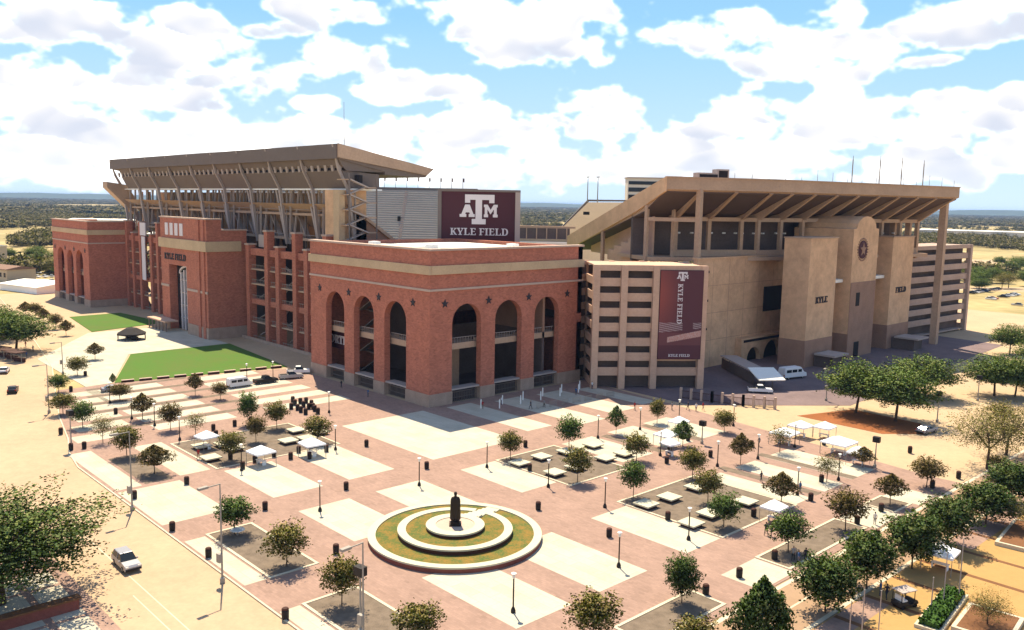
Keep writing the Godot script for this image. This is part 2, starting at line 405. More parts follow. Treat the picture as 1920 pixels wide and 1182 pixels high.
func copy(root: Node3D, at: Vector3, turn: float, label: String, size := Vector3.ONE) -> Node3D:
	var r: Node3D = root.duplicate()
	r.name = numbered(String(root.name).rstrip("0123456789_"))
	add_child(r)
	r.position = at
	r.rotation.y = turn
	r.scale = size
	r.set_meta("label", label)
	return r

func frame(o: Vector3, d: Vector3) -> Transform3D:   # local x along d, y up, z = x cross y
	d = d.normalized()
	return Transform3D(Basis(d, Vector3.UP, d.cross(Vector3.UP)), o)

func lin(r: float, g: float, b: float) -> Color:
	return Color(r, g, b).linear_to_srgb()

var noise_cache := {}
func grain(seed_: int, freq: float, size: int) -> PackedByteArray:
	var f := FastNoiseLite.new()
	f.seed = seed_
	f.noise_type = FastNoiseLite.TYPE_SIMPLEX_SMOOTH
	f.frequency = freq
	f.fractal_octaves = 4
	var im := f.get_seamless_image(size, size)
	im.convert(Image.FORMAT_L8)
	return im.get_data()

# a mottled surface: fine grain and broad patches, drawn over `tile` metres
func mat(called: String, col: Color, rough := 0.9, amp := 0.0, tile := 30.0, metal := 0.0, other := Color(0, 0, 0, 0), fine := 0.12, coarse := 0.012) -> StandardMaterial3D:
	var m := StandardMaterial3D.new()
	m.roughness = rough
	m.metallic = metal
	m.metallic_specular = 0.3
	if amp > 0.0:
		var size := 256
		var a := grain(called.hash() % 1000, fine, size)
		var b := grain(called.hash() % 777 + 5, coarse, size)
		var bytes := PackedByteArray()
		bytes.resize(size * size * 3)
		var r := RandomNumberGenerator.new()
		r.seed = called.hash()
		for i in size * size:
			var t := (a[i] / 255.0 - 0.5) * 0.9 + (b[i] / 255.0 - 0.5) * 1.1 + r.randf_range(-0.35, 0.35)
			var w := clampf(0.5 + t, 0.0, 1.0)
			var q := col * (1.0 + amp * t)
			if other.a > 0.0: q = col.lerp(other, w * other.a)
			q = Color(clampf(q.r, 0, 1), clampf(q.g, 0, 1), clampf(q.b, 0, 1)).linear_to_srgb()
			bytes[i * 3] = int(q.r * 255); bytes[i * 3 + 1] = int(q.g * 255); bytes[i * 3 + 2] = int(q.b * 255)
		m.albedo_texture = ImageTexture.create_from_image(Image.create_from_data(size, size, false, Image.FORMAT_RGB8, bytes))
		m.uv1_triplanar = true
		m.uv1_world_triplanar = true
		m.uv1_scale = Vector3.ONE / tile
	else:
		m.albedo_color = col.linear_to_srgb()
	M[called] = m
	return m

# coursed brick or clay pavers, too small to tell apart: each course and brick its own tone
func brick_mat(called: String, col: Color, tile: float, courses: int, vary: float, joint: Color) -> void:
	var size := 512
	var step := size / courses
	var long := step * 2
	var r := RandomNumberGenerator.new()
	r.seed = called.hash()
	var tone := PackedFloat32Array()
	for i in courses * courses: tone.append(1.0 + r.randf_range(-vary, vary) + (r.randf_range(-vary, 0.0) if r.randf() < 0.12 else 0.0))
	var b := grain(called.hash() % 777 + 5, 0.008, size)
	var a := grain(called.hash() % 777 + 9, 0.1, size)
	var bytes := PackedByteArray()
	bytes.resize(size * size * 3)
	for y in size:
		var row := y / step
		for x in size:
			var xx := (x + (step if row % 2 else 0)) % size
			var i := y * size + x
			var q := col * (tone[row * courses + xx / long] + (b[i] / 255.0 - 0.5) * 0.2 + (a[i] / 255.0 - 0.5) * 0.12)
			if y % step == 0 or xx % long == 0: q = q.lerp(joint, 0.4)
			q = Color(clampf(q.r, 0, 1), clampf(q.g, 0, 1), clampf(q.b, 0, 1)).linear_to_srgb()
			bytes[i * 3] = int(q.r * 255); bytes[i * 3 + 1] = int(q.g * 255); bytes[i * 3 + 2] = int(q.b * 255)
	var m := StandardMaterial3D.new()
	m.roughness = 0.9
	m.metallic_specular = 0.3
	m.albedo_texture = ImageTexture.create_from_image(Image.create_from_data(size, size, false, Image.FORMAT_RGB8, bytes))
	m.uv1_triplanar = true
	m.uv1_world_triplanar = true
	m.uv1_scale = Vector3.ONE / tile
	M[called] = m

func leaf_mat(called: String, back: Color) -> void:
	var m := StandardMaterial3D.new()
	m.vertex_color_use_as_albedo = true
	m.roughness = 0.8
	m.metallic_specular = 0.2
	m.cull_mode = BaseMaterial3D.CULL_DISABLED
	m.backlight_enabled = true
	m.backlight = back
	M[called] = m

func make_sky() -> PanoramaSkyMaterial:
	var f := FastNoiseLite.new()
	f.seed = 4; f.noise_type = FastNoiseLite.TYPE_SIMPLEX_SMOOTH
	f.frequency = 14.0; f.fractal_octaves = 6; f.fractal_gain = 0.52
	var g := FastNoiseLite.new()
	g.seed = 9; g.noise_type = FastNoiseLite.TYPE_SIMPLEX_SMOOTH
	g.frequency = 9.0; g.fractal_octaves = 3
	var list := []
	for e in CLOUDS: list.append([e[0], e[1], e[2] * 1.15, e[3] * 1.2])
	var r := RandomNumberGenerator.new()
	r.seed = 12
	for i in 134:            # the same kind of cumulus in every other direction
		var az := r.randf_range(-17.0, 265.0) if i < 115 else r.randf_range(0, 360)
		var el := r.randf_range(1.0, 16.0) if i < 115 else r.randf_range(17.0, 70.0)
		var k := 1.0 + el * 0.05
		list.append([az + 5.0, el, r.randf_range(2.0, 8.0) * k, r.randf_range(0.8, 2.2) * k])
	var low := sky_part(list, f, g, 1024, 512, 0, 512)
	low.resize(4096, 2048, Image.INTERPOLATE_CUBIC)
	var y0 := 1024 - 190
	var strip := sky_part(list, f, g, 4096, 2048, y0, 1030)
	low.blit_rect(strip, Rect2i(0, 0, 4096, 1030 - y0), Vector2i(0, y0))
	var p := PanoramaSkyMaterial.new()
	p.panorama = ImageTexture.create_from_image(low)
	return p

func sky_part(list: Array, f: FastNoiseLite, g: FastNoiseLite, w: int, h: int, row0: int, row1: int) -> Image:
	var rows := row1 - row0
	var cover := PackedFloat32Array(); cover.resize(w * rows); cover.fill(-1.2)
	var base := PackedFloat32Array(); base.resize(w * rows)
	for e in list:
		var cx: float = e[0] / 360.0 * w
		var cy: float = (0.5 - e[1] / 180.0) * h - row0
		var rx: float = e[2] / 360.0 * w / maxf(0.3, cos(deg_to_rad(e[1])))
		var ry: float = e[3] / 180.0 * h
		for y in range(maxi(0, int(cy - ry * 1.5)), mini(rows, int(cy + ry * 1.5) + 1)):
			var dy: float = (y - cy) / ry
			for xx in range(int(cx - rx * 1.5), int(cx + rx * 1.5) + 1):
				var dx: float = (xx - cx) / rx
				var k := 1.0 - (dx * dx + dy * dy * (1.25 if dy > 0 else 1.0))
				var i := y * w + posmod(xx, w)
				if k > cover[i]:
					cover[i] = k
					base[i] = dy
	var px := PackedFloat32Array(); px.resize(w * rows * 3)
	var zen := Color(0.035, 0.12, 0.30)
	var mid := Color(0.165, 0.315, 0.45)
	var hor := Color(0.36, 0.44, 0.52)
	for y in rows:
		var el := (0.5 - (y + row0 + 0.5) / h) * PI
		var s := sin(el)
		var sky := hor.lerp(mid, pow(clampf(s / 0.20, 0, 1), 0.8)).lerp(zen, smoothstep(0.16, 0.5, s)) if s > 0 else Color(0.42, 0.40, 0.36)
		for x in w:
			var i := y * w + x
			var q := sky
			if s > -0.02 and cover[i] > -1.15:
				var az := (x + 0.5) / w * TAU
				var d := Vector3(sin(az) * cos(el), s * 1.7, -cos(az) * cos(el))
				var nz := f.get_noise_3dv(d)
				var den := cover[i] * 0.75 + nz * 1.05 - 0.2
				var a := smoothstep(-0.08, 0.50, den)
				if a > 0.0:
					var thick := smoothstep(0.08, 0.5, den)
					var under := clampf(0.42 + base[i] * 0.55 + g.get_noise_3dv(d) * 1.2, 0, 1) * thick
					var c := Color(1.2, 1.16, 1.10).lerp(Color(0.47, 0.46, 0.465), smoothstep(0.0, 0.5, under)).lerp(Color(0.33, 0.35, 0.405), smoothstep(0.3, 1.1, under))
					q = sky.lerp(c.lerp(Color(0.46, 0.49, 0.52), 0.55 * (1.0 - smoothstep(0.0, 0.075, s))), a * 0.97)
			px[i * 3] = q.r; px[i * 3 + 1] = q.g; px[i * 3 + 2] = q.b
	return Image.create_from_data(w, rows, false, Image.FORMAT_RGBF, px.to_byte_array())

func materials() -> void:
	brick_mat("brick", Color(0.405, 0.140, 0.088), 17.0, 64, 0.15, Color(0.42, 0.27, 0.20))
	mat("brick_dark", Color(0.20, 0.065, 0.048), 0.9, 0.3, 20.0)
	mat("band_stone", Color(0.50, 0.36, 0.22), 0.85, 0.16, 22.0)
	mat("base_stone", Color(0.37, 0.265, 0.20), 0.9, 0.22, 12.0)
	mat("cap_stone", Color(0.46, 0.34, 0.27), 0.85, 0.12, 15.0)
	mat("stucco", Color(0.60, 0.375, 0.22), 0.9, 0.24, 34.0, 0.0, Color(0, 0, 0, 0), 0.06, 0.015)
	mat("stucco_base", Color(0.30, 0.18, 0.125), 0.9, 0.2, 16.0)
	mat("concrete", Color(0.44, 0.30, 0.205), 0.9, 0.2, 26.0)
	mat("concrete_pink", Color(0.53, 0.345, 0.245), 0.9, 0.2, 26.0)
	mat("soffit_paint", Color(0.105, 0.075, 0.068), 0.9, 0.15, 20.0)  # dark colour carries the shade under the raked deck
	mat("concrete_brown", Color(0.40, 0.29, 0.23), 0.9, 0.2, 26.0)
	mat("seat_concrete", Color(0.30, 0.275, 0.23), 0.9, 0.25, 40.0)
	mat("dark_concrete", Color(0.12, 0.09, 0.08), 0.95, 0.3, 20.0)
	mat("steel", Color(0.17, 0.135, 0.118), 0.6, 0.16, 30.0)
	mat("steel_light", Color(0.38, 0.315, 0.28), 0.6)
	mat("roof_steel", Color(0.165, 0.128, 0.108), 0.7, 0.12, 45.0)
	mat("membrane", Color(0.52, 0.50, 0.44), 0.8, 0.12, 30.0)
	mat("white_membrane", Color(0.80, 0.76, 0.68), 0.8, 0.06, 30.0)
	mat("glass", Color(0.02, 0.025, 0.03), 0.12)
	mat("dark", Color(0.022, 0.018, 0.018), 0.8)
	mat("bronze", Color(0.030, 0.022, 0.017), 0.45, 0.0, 1.0, 0.4)
	mat("black_iron", Color(0.020, 0.017, 0.016), 0.5)
	mat("galvanised", Color(0.30, 0.27, 0.23), 0.5)
	mat("white_paint", Color(0.80, 0.78, 0.74), 0.6)
	mat("canvas", Color(0.86, 0.86, 0.86), 0.75)
	mat("maroon", Color(0.070, 0.022, 0.028), 0.7)
	mat("letter_white", Color(0.66, 0.60, 0.60), 0.7)
	mat("letter_dark", Color(0.035, 0.030, 0.035), 0.6)
	mat("orange_lid", Color(0.50, 0.25, 0.07), 0.6)
	mat("rust", Color(0.06, 0.022, 0.014), 0.7)
	mat("slab_stone", Color(0.50, 0.46, 0.34), 0.85, 0.08, 9.0)
	# ground
	brick_mat("paver", Color(0.287, 0.186, 0.145), 23.0, 64, 0.08, Color(0.24, 0.15, 0.11))
	brick_mat("panel", Color(0.44, 0.40, 0.312), 25.0, 16, 0.05, Color(0.22, 0.19, 0.15))
	brick_mat("panel_kerb", Color(0.44, 0.394, 0.298), 25.0, 16, 0.05, Color(0.22, 0.19, 0.14))
	mat("road", Color(0.41, 0.29, 0.185), 0.95, 0.15, 70.0, 0.0, Color(0, 0, 0, 0), 0.10, 0.01)
	mat("service", Color(0.42, 0.305, 0.19), 0.95, 0.12, 60.0)
	mat("street", Color(0.31, 0.205, 0.13), 0.95, 0.1, 50.0)
	mat("asphalt", Color(0.17, 0.122, 0.120), 0.95, 0.25, 30.0)  # dark tone: the stadium shade on the forecourt is put into this colour
	mat("walk", Color(0.37, 0.225, 0.085), 0.95, 0.09, 40.0)
	mat("walk_band", Color(0.17, 0.078, 0.035), 0.95, 0.15, 20.0)
	mat("kerb", Color(0.52, 0.45, 0.33), 0.9, 0.1, 20.0)
	mat("gravel", Color(0.16, 0.122, 0.09), 1.0, 0.4, 12.0, 0.0, Color(0, 0, 0, 0), 0.4, 0.03)
	mat("soil", Color(0.25, 0.088, 0.030), 1.0, 0.2, 24.0)
	mat("lawn", Color(0.064, 0.142, 0.018), 1.0, 0.28, 50.0, 0.0, Color(0.105, 0.115, 0.028, 0.6))
	mat("ring_grass", Color(0.060, 0.105, 0.026), 1.0, 0.5, 22.0, 0.0, Color(0.24, 0.135, 0.03, 0.95), 0.2, 0.035)
	mat("turf", Color(0.08, 0.20, 0.025), 1.0, 0.15, 50.0)
	mat("land", Color(0.44, 0.335, 0.16), 1.0, 0.5, 900.0, 0.0, Color(0.20, 0.165, 0.065, 0.8), 0.06, 0.012)
	mat("hill_wood", Color(0.07, 0.085, 0.05), 1.0, 0.4, 900.0)
	mat("hedge", Color(0.05, 0.10, 0.022), 1.0, 0.5, 3.0)
	# vehicles
	mat("silver_paint", Color(0.34, 0.33, 0.34), 0.3, 0.0, 1.0, 0.35)
	mat("black_paint", Color(0.025, 0.022, 0.022), 0.3)
	mat("white_car", Color(0.72, 0.71, 0.70), 0.35)
	mat("red_paint", Color(0.30, 0.035, 0.03), 0.35)
	mat("blue_paint", Color(0.05, 0.08, 0.16), 0.35)
	mat("tyre", Color(0.015, 0.015, 0.015), 0.9)
	mat("bark", Color(0.075, 0.050, 0.036), 0.95, 0.3, 2.0)
	mat("pale_bark", Color(0.10, 0.078, 0.058), 0.95)
	mat("plaster", Color(0.60, 0.54, 0.46), 0.9)
	mat("tan_plaster", Color(0.50, 0.40, 0.27), 0.9)
	mat("brown_roof", Color(0.22, 0.13, 0.09), 0.9)
	var tail := mat("lamp_glass", Color(0.80, 0.76, 0.66), 0.4)
	tail.metallic_specular = 0.5
	mat("tail_red", Color(0.35, 0.02, 0.02), 0.3)
	var sk := mat("body_tint", Color(1, 1, 1), 0.85)
	sk.vertex_color_use_as_albedo = true
	leaf_mat("leaf", Color(0.62, 0.70, 0.30))

# ---------------------------------------------------------------- ground
func rect(called: String, x0: float, x1: float, z0: float, z1: float, y: float, m: String, parent: Node) -> void:
	put(called, MB.new().slab([[x0, z0], [x1, z0], [x1, z1], [x0, z1]], y - 0.05, y), m, parent)

func bed(x0: float, x1: float, z0: float, z1: float, parent: Node, edged := true) -> void:
	# a gravel bed with a pale stone kerb round it
	if edged:
		var e := MB.new()
		for q in [[x0 - 0.35, x1 + 0.35, z0 - 0.35, z0], [x0 - 0.35, x1 + 0.35, z1, z1 + 0.35], [x0 - 0.35, x0, z0, z1], [x1, x1 + 0.35, z0, z1]]:
			e.box(q[0], q[1], 0.0, 0.14, q[2], q[3])
		put("bed_kerb", e, "kerb", parent)
	rect("gravel_bed", x0, x1, z0, z1, 0.08, "gravel", parent)

func ground() -> void:
	struct("land", MB.new().slab([[-14000, -14000], [14000, -14000], [14000, 14000], [-14000, 14000]], -1.0, -0.05), "land")
	var concourse := MB.new().slab([[-330, 6], [-120, 8], [-63, 28.3], [60, 28.3], [60, -330], [-330, -330]], -0.4, -0.02)
	struct("concourse_ground", concourse, "service")
	# the pale road along the plaza, curving off past the lawns
	var kerb_line := [[60, 28.3], [-58, 28.3], [-67, 27], [-76, 24.6], [-93, 21.3], [-118, 15.2], [-146, 8.2], [-186, 1.5], [-230, -5.5], [-330, -20]]
	var rd := kerb_line.duplicate()
	rd.append_array([[-420, -30], [-420, 60], [-70, 60], [-60, 41.2], [60, 41.2]])
	struct("pale_road", MB.new().slab(rd, -0.2, 0.0), "road")
	var kb := MB.new()
	for i in kerb_line.size() - 1:
		var a := Vector3(kerb_line[i][0], 0.04, kerb_line[i][1])
		var b := Vector3(kerb_line[i + 1][0], 0.04, kerb_line[i + 1][1])
		kb.bar(a, b, 0.22, 0.20)
	struct("road_kerb", kb, "kerb")
	var ln := MB.new()
	for k in 2:
		ln.slab([[-40 + k * 32, 36.2 + k * 1.4], [60, 36.2 + k * 1.4], [60, 36.32 + k * 1.4], [-40 + k * 32, 36.32 + k * 1.4]], 0.0, 0.006)
	struct("road_marking_lines", ln, "kerb")
	# verge on the near side of the road
	var near := MB.new().slab([[-60, 41.2], [60, 41.2], [60, 120], [-60, 120]], -0.2, 0.10)
	var nw := struct("near_pavement", near, "paver")
	for x in 8:
		rect("paving_panel", -20.0 + x * 4.6, -16.0 + x * 4.6, 42.7, 45.6, 0.115, "panel", nw)
		rect("paving_panel", -20.0 + x * 4.6, -16.0 + x * 4.6, 46.4, 50.4, 0.115, "panel", nw)
	# the brick plaza with its pale panels and gravel beds
	var plaza := MB.new().slab([[30.2, 28.1], [-58, 28.1], [-67, 26.8], [-93, 21.1], [-118, 14.9], [-118, 2], [-110, -37], [-56, -38], [-54, -84], [-22, -80], [30.2, -72]], -0.3, 0.06)
	var pz := struct("plaza_pavement", plaza, "paver")
	for q in [[-42, -26, 4, 12], [-43.5, -26, -8.8, -0.5], [-53.8, -26, -35.5, -16.5], [-19, -5.2, 4, 12], [-19, -5.2, -8.8, -0.5], [-19, -4.9, -23.8, -16.5],
			[8.6, 24.1, 4, 12], [8.6, 24.1, -8.9, -0.5], [8.6, 24.1, -23.8, -16.5], [-19, -5, -47.6, -39.6], [8.6, 24, -47.4, -43.2], [-19, -5, -59.5, -52], [8.6, 24, -57.5, -51.5],
			[-19, -5, -70, -62.5], [8.6, 24, -68.5, -60.5], [-53, -29, -47.5, -41], [-51, -26, -59.5, -52.5], [-50, -28, -71.5, -64], [-48, -29, -80, -75]]:
		rect("paving_panel", q[0], q[1], q[2], q[3], 0.075, "panel", pz)
	for q in [[-42, -25.6, 18.9, 27.8], [-66, -43, 24.0, 27.6], [-18.6, -2.4, 25.2, 27.8], [5.6, 24, 25.6, 27.9], [-64, -44, 13.2, 18.0]]:
		rect("paving_panel", q[0], q[1], q[2], q[3], 0.075, "panel_kerb", pz)
	for k in 6:          # paving stripes towards the lawn
		var x := -72.0 - k * 7.3
		rect("paving_panel", x - 4.6, x, 14.2 - k * 1.2, 24.2 - k * 2.2 if k < 4 else 15.0, 0.075, "panel_kerb", pz)
		rect("paving_panel", x - 4.4, x, -4.5, 10.5, 0.075, "panel", pz)
		rect("paving_panel", x - 4.4, x, -30 + k * 0.5, -12.0, 0.075, "panel", pz)
		rect("gravel_bed", x - 6.6, x - 4.9, -12, 20 - k * 2.0, 0.07, "gravel", pz)
	bed(-18.8, -2.6, 19.0, 24.6, pz)
	bed(5.8, 22.2, 19.0, 25.0, pz)
	bed(-59.5, -43.4, 19.2, 23.4, pz, false)
	bed(-61.5, -43.8, -9.5, 12.2, pz)
	bed(-18.9, -2.6, -37.6, -24.4, pz)
	bed(7.0, 24.0, -42.6, -24.4, pz)
	for z in [-49.8, -61.5]:
		bed(-18, -4.6, z - 0.9, z + 0.9, pz, false)
		bed(7, 24, z - 0.9, z + 0.9, pz, false)
	# the street past the plaza and the orange walks beyond it
	var st := struct("street", MB.new().slab([[36.0, 41], [36.0, -130], [43.8, -130], [43.8, 41]], -0.3, 0.02), "street")
	rect("gutter", 36.2, 36.75, -128, 28, 0.03, "kerb", st)
	rect("gutter", 39.7, 39.95, -128, 28, 0.03, "kerb", st)
	rect("gutter", 43.1, 43.6, -128, 28, 0.03, "kerb", st)
	var strip := struct("street_pavement", MB.new().slab([[30.2, 28], [30.2, -72], [36.0, -72], [36.0, 28]], -0.3, 0.07), "paver")
	for q in [[30.4, 35.6, -21.6, -14.4], [30.6, 35.8, -50.5, -42.5], [30.6, 35.8, -62.5, -56.5], [30.5, 35.5, 5, 12]]:
		rect("paving_panel", q[0], q[1], q[2], q[3], 0.085, "panel", strip)
	for q in [[30.6, 34.6, -8.2, 4.2], [30.6, 34.6, -41.6, -22.2], [30.6, 34.6, -56, -51]]:
		bed(q[0], q[1], q[2], q[3], strip)
	var wk := struct("orange_walk", MB.new().slab([[43.8, 41], [43.8, -130], [140, -130], [140, 41]], -0.3, 0.08), "walk")
	for k in 9:
		rect("brick_band", 43.9, 110, -8.0 - k * 7.2, -7.3 - k * 7.2, 0.09, "walk_band", wk)
	rect("brick_patch", 43.9, 46.6, -22, -6, 0.086, "paver", wk)
	rect("brick_patch", 43.9, 47.0, -100, -45, 0.086, "paver", wk)
	struct("bare_soil_patch", MB.new().slab([[-2.8, -92.4], [2.0, -107], [16.5, -106], [20, -98], [14.8, -92.0]], -0.02, 0.02), "soil")
	struct("brick_apron", MB.new().slab([[44, -108], [70, -92], [80, -125], [50, -128]], -0.02, 0.12), "paver")
	struct("forecourt_painted_shade", MB.new().slab([[-56, -84], [-22, -83], [-14, -93], [0, -110], [-8, -232], [-56, -240]], -0.02, 0.015), "asphalt")  # darkened sheet over the ground the stadium shades, its shade partly painted
	# lawns
	struct("large_lawn", MB.new().slab([[-118.4, 2.8], [-112.3, -37.0], [-154, -41.2], [-153, -12.9]], -0.02, 0.10), "lawn")
	struct("small_lawn", MB.new().slab([[-239, -22.4], [-199.5, -17.5], [-206, -39.5], [-214, -42.5], [-240.8, -40]], -0.02, 0.10), "lawn")
	struct("lawn_path", MB.new().slab([[-160, 8], [-118, 9], [-118.6, 3.2], [-153.6, -12.6], [-154.6, -41], [-162, -41], [-198, -41], [-198, -16]], -0.02, 0.05), "panel")
	struct("playing_field", MB.new().slab([[-80, -100], [-270, -100], [-270, -190], [-110, -190]], -0.02, 0.03), "turf")

func planter() -> void:
	var t := thing("round_planter", "round three-tiered grass planter with pale stone rims around the statue", "planter", Vector3(1.8, 0, 1.6))
	var tiers := [[10.9, 9.95, 0.0, 0.8, "brick_dark"], [7.2, 6.2, 0.5, 1.35, "rust"], [3.65, 2.45, 1.0, 1.8, "rust"]]
	var a0 := deg_to_rad(-109.0)        # where the way in cuts through the two outer rings
	for k in 3:
		var q = tiers[k]
		var gap := [0.0, 0.14, 0.0][k] as float
		put("tier_wall", arc(q[0] - 0.12, q[0], q[2], q[3] - 0.2, a0, gap), q[4], t)
		put("rim", arc(q[1], q[0] + 0.05, q[3] - 0.2, q[3], a0, gap), "slab_stone", t)
	put("grass_ring", arc(7.1, 10.0, 0.45, 0.66, a0, 0.10), "ring_grass", t)
	put("grass_ring", arc(3.6, 6.35, 1.0, 1.25, a0, 0.16), "ring_grass", t)
	put("paved_centre", MB.new().lathe([[2.5, 1.4], [2.5, 1.72], [0.0, 1.721]], 32), "cap_stone", t)
	var way := MB.new()
	var d := Vector3(cos(a0), 0, sin(a0))
	for k in 6:
		var y := 0.75 + k * 0.2
		var r0 := 10.0 - k * 1.2
		way.xf = frame(Vector3.ZERO, d)
		way.box(r0 - 1.2, r0, y - 0.5, y, -0.95, 0.95)
	put("stepped_walk", way, "slab_stone", t)

func arc(r0: float, r1: float, y0: float, y1: float, mid: float, gap: float) -> MB:
	var m := MB.new()
	var k := 96
	for i in k:
		var f0 := float(i) / k
		var f1 := float(i + 1) / k
		var s := mid + gap + (TAU - 2 * gap) * f0
		var e := mid + gap + (TAU - 2 * gap) * f1
		var a := Vector3(cos(s), 0, sin(s))
		var b := Vector3(cos(e), 0, sin(e))
		var lo := Vector3.UP * y0
		var hi := Vector3.UP * y1
		m.quad(a * r0 + hi, b * r0 + hi, b * r1 + hi, a * r1 + hi)
		m.quad(a * r1 + lo, a * r1 + hi, b * r1 + hi, b * r1 + lo)
		m.quad(b * r0 + lo, b * r0 + hi, a * r0 + hi, a * r0 + lo)
		if gap > 0.0 and i == 0: m.quad(a * r0 + lo, a * r0 + hi, a * r1 + hi, a * r1 + lo)
		if gap > 0.0 and i == k - 1: m.quad(b * r1 + lo, b * r1 + hi, b * r0 + hi, b * r0 + lo)
	return m

# ---------------------------------------------------------------- the brick buildings
func arcade(length: float, top: float, openings: Array, spring: float) -> PackedVector2Array:
	var p := PackedVector2Array([Vector2(0, 0)])
	for o in openings:
		var r: float = (o[1] - o[0]) * 0.5
		p.append(Vector2(o[0], 0))
		for k in 13:
			var a := PI - PI * k / 12.0
			p.append(Vector2(o[0] + r + cos(a) * r, spring + sin(a) * r))
		p.append(Vector2(o[1], 0))
	p.append_array([Vector2(length, 0), Vector2(length, top), Vector2(0, top)])
	return p

func star(r: float) -> PackedVector2Array:
	var p := PackedVector2Array()
	for k in 10:
		var a := PI / 2 + TAU * k / 10
		p.append(Vector2(cos(a), sin(a)) * (r if k % 2 == 0 else r * 0.42))
	return p

# one face of a brick tower: local x along it, out = sign of local z that looks outwards
func tower_face(t: Node3D, f: Transform3D, out: float, length: float, openings: Array, stars: Array, plain := false) -> void:
	var w := MB.new(); w.xf = f
	w.prism(arcade(length, 32.2, openings, 17.0), 0.0, -1.5 * out)
	put("wall", w, "brick", t)
	var b := MB.new(); b.xf = f
	b.box(-0.3 if not plain else -1.28, length + 0.25, 27.4, 29.2, -0.2 * out, 0.4 * out)
	put("stone_band", b, "band_stone", t)
	b = MB.new(); b.xf = f
	b.box(-0.18 if not plain else -1.28, length + 0.15, 24.0, 24.45, -0.2 * out, 0.24 * out)
	put("string_course", b, "cap_stone", t)
	b = MB.new(); b.xf = f
	b.box(-0.3 if not plain else 0.22, length + 0.2, 32.2, 32.6, -1.7 * out, 0.3 * out)
	put("coping", b, "cap_stone", t)
	var at := 0.0
	for o in openings + [[length, length]]:
		if o[0] > at:
			b = MB.new(); b.xf = f
			b.box(at - (0.12 if at > 0 or not plain else -0.14), o[0] + 0.12, 0.0, 2.7, -1.62 * out, 0.14 * out)
			put("base_stone", b, "base_stone", t)
		at = o[1]
	for s in stars:
		b = MB.new()
		b.xf = f * Transform3D(Basis(), Vector3(s, 21.3, 0))
		b.prism(star(0.95), -0.05 * out, 0.16 * out)
		put("star", b, "letter_dark", t)
	for o in openings:
		b = MB.new(); b.xf = f
		b.box(o[0] + 0.12, o[1] - 0.12, 2.75, 3.1, -2.6 * out, -0.2 * out)
		put("gate_canopy", b, "steel_light", t)
		b = MB.new(); b.xf = f
		for k in 17:
			var x: float = o[0] + 0.3 + k * (o[1] - o[0] - 0.6) / 16.0
			b.box(x - 0.04, x + 0.04, 0, 2.2, -1.1 * out, -1.0 * out)
		b.box(o[0] + 0.2, o[1] - 0.2, 2.1, 2.25, -1.15 * out, -0.98 * out)
		b.box(o[0] + 0.2, o[1] - 0.2, 0.9, 1.0, -1.15 * out, -0.98 * out)
		put("gate", b, "steel", t)
		b = MB.new(); b.xf = f
		b.box(o[0] - 1.0, o[1] + 1.0, 11.1, 12.4, -6.0 * out, -2.0 * out)
		put("balcony", b, "concrete", t)
		b = MB.new(); b.xf = f
		for k in 11:
			var x: float = o[0] + 0.2 + k * (o[1] - o[0] - 0.4) / 10.0
			b.box(x - 0.03, x + 0.03, 12.4, 13.5, -2.2 * out, -2.12 * out)
		b.box(o[0] - 0.5, o[1] + 0.5, 13.5, 13.6, -2.25 * out, -2.1 * out)
		put("balcony_rail", b, "steel_light", t)

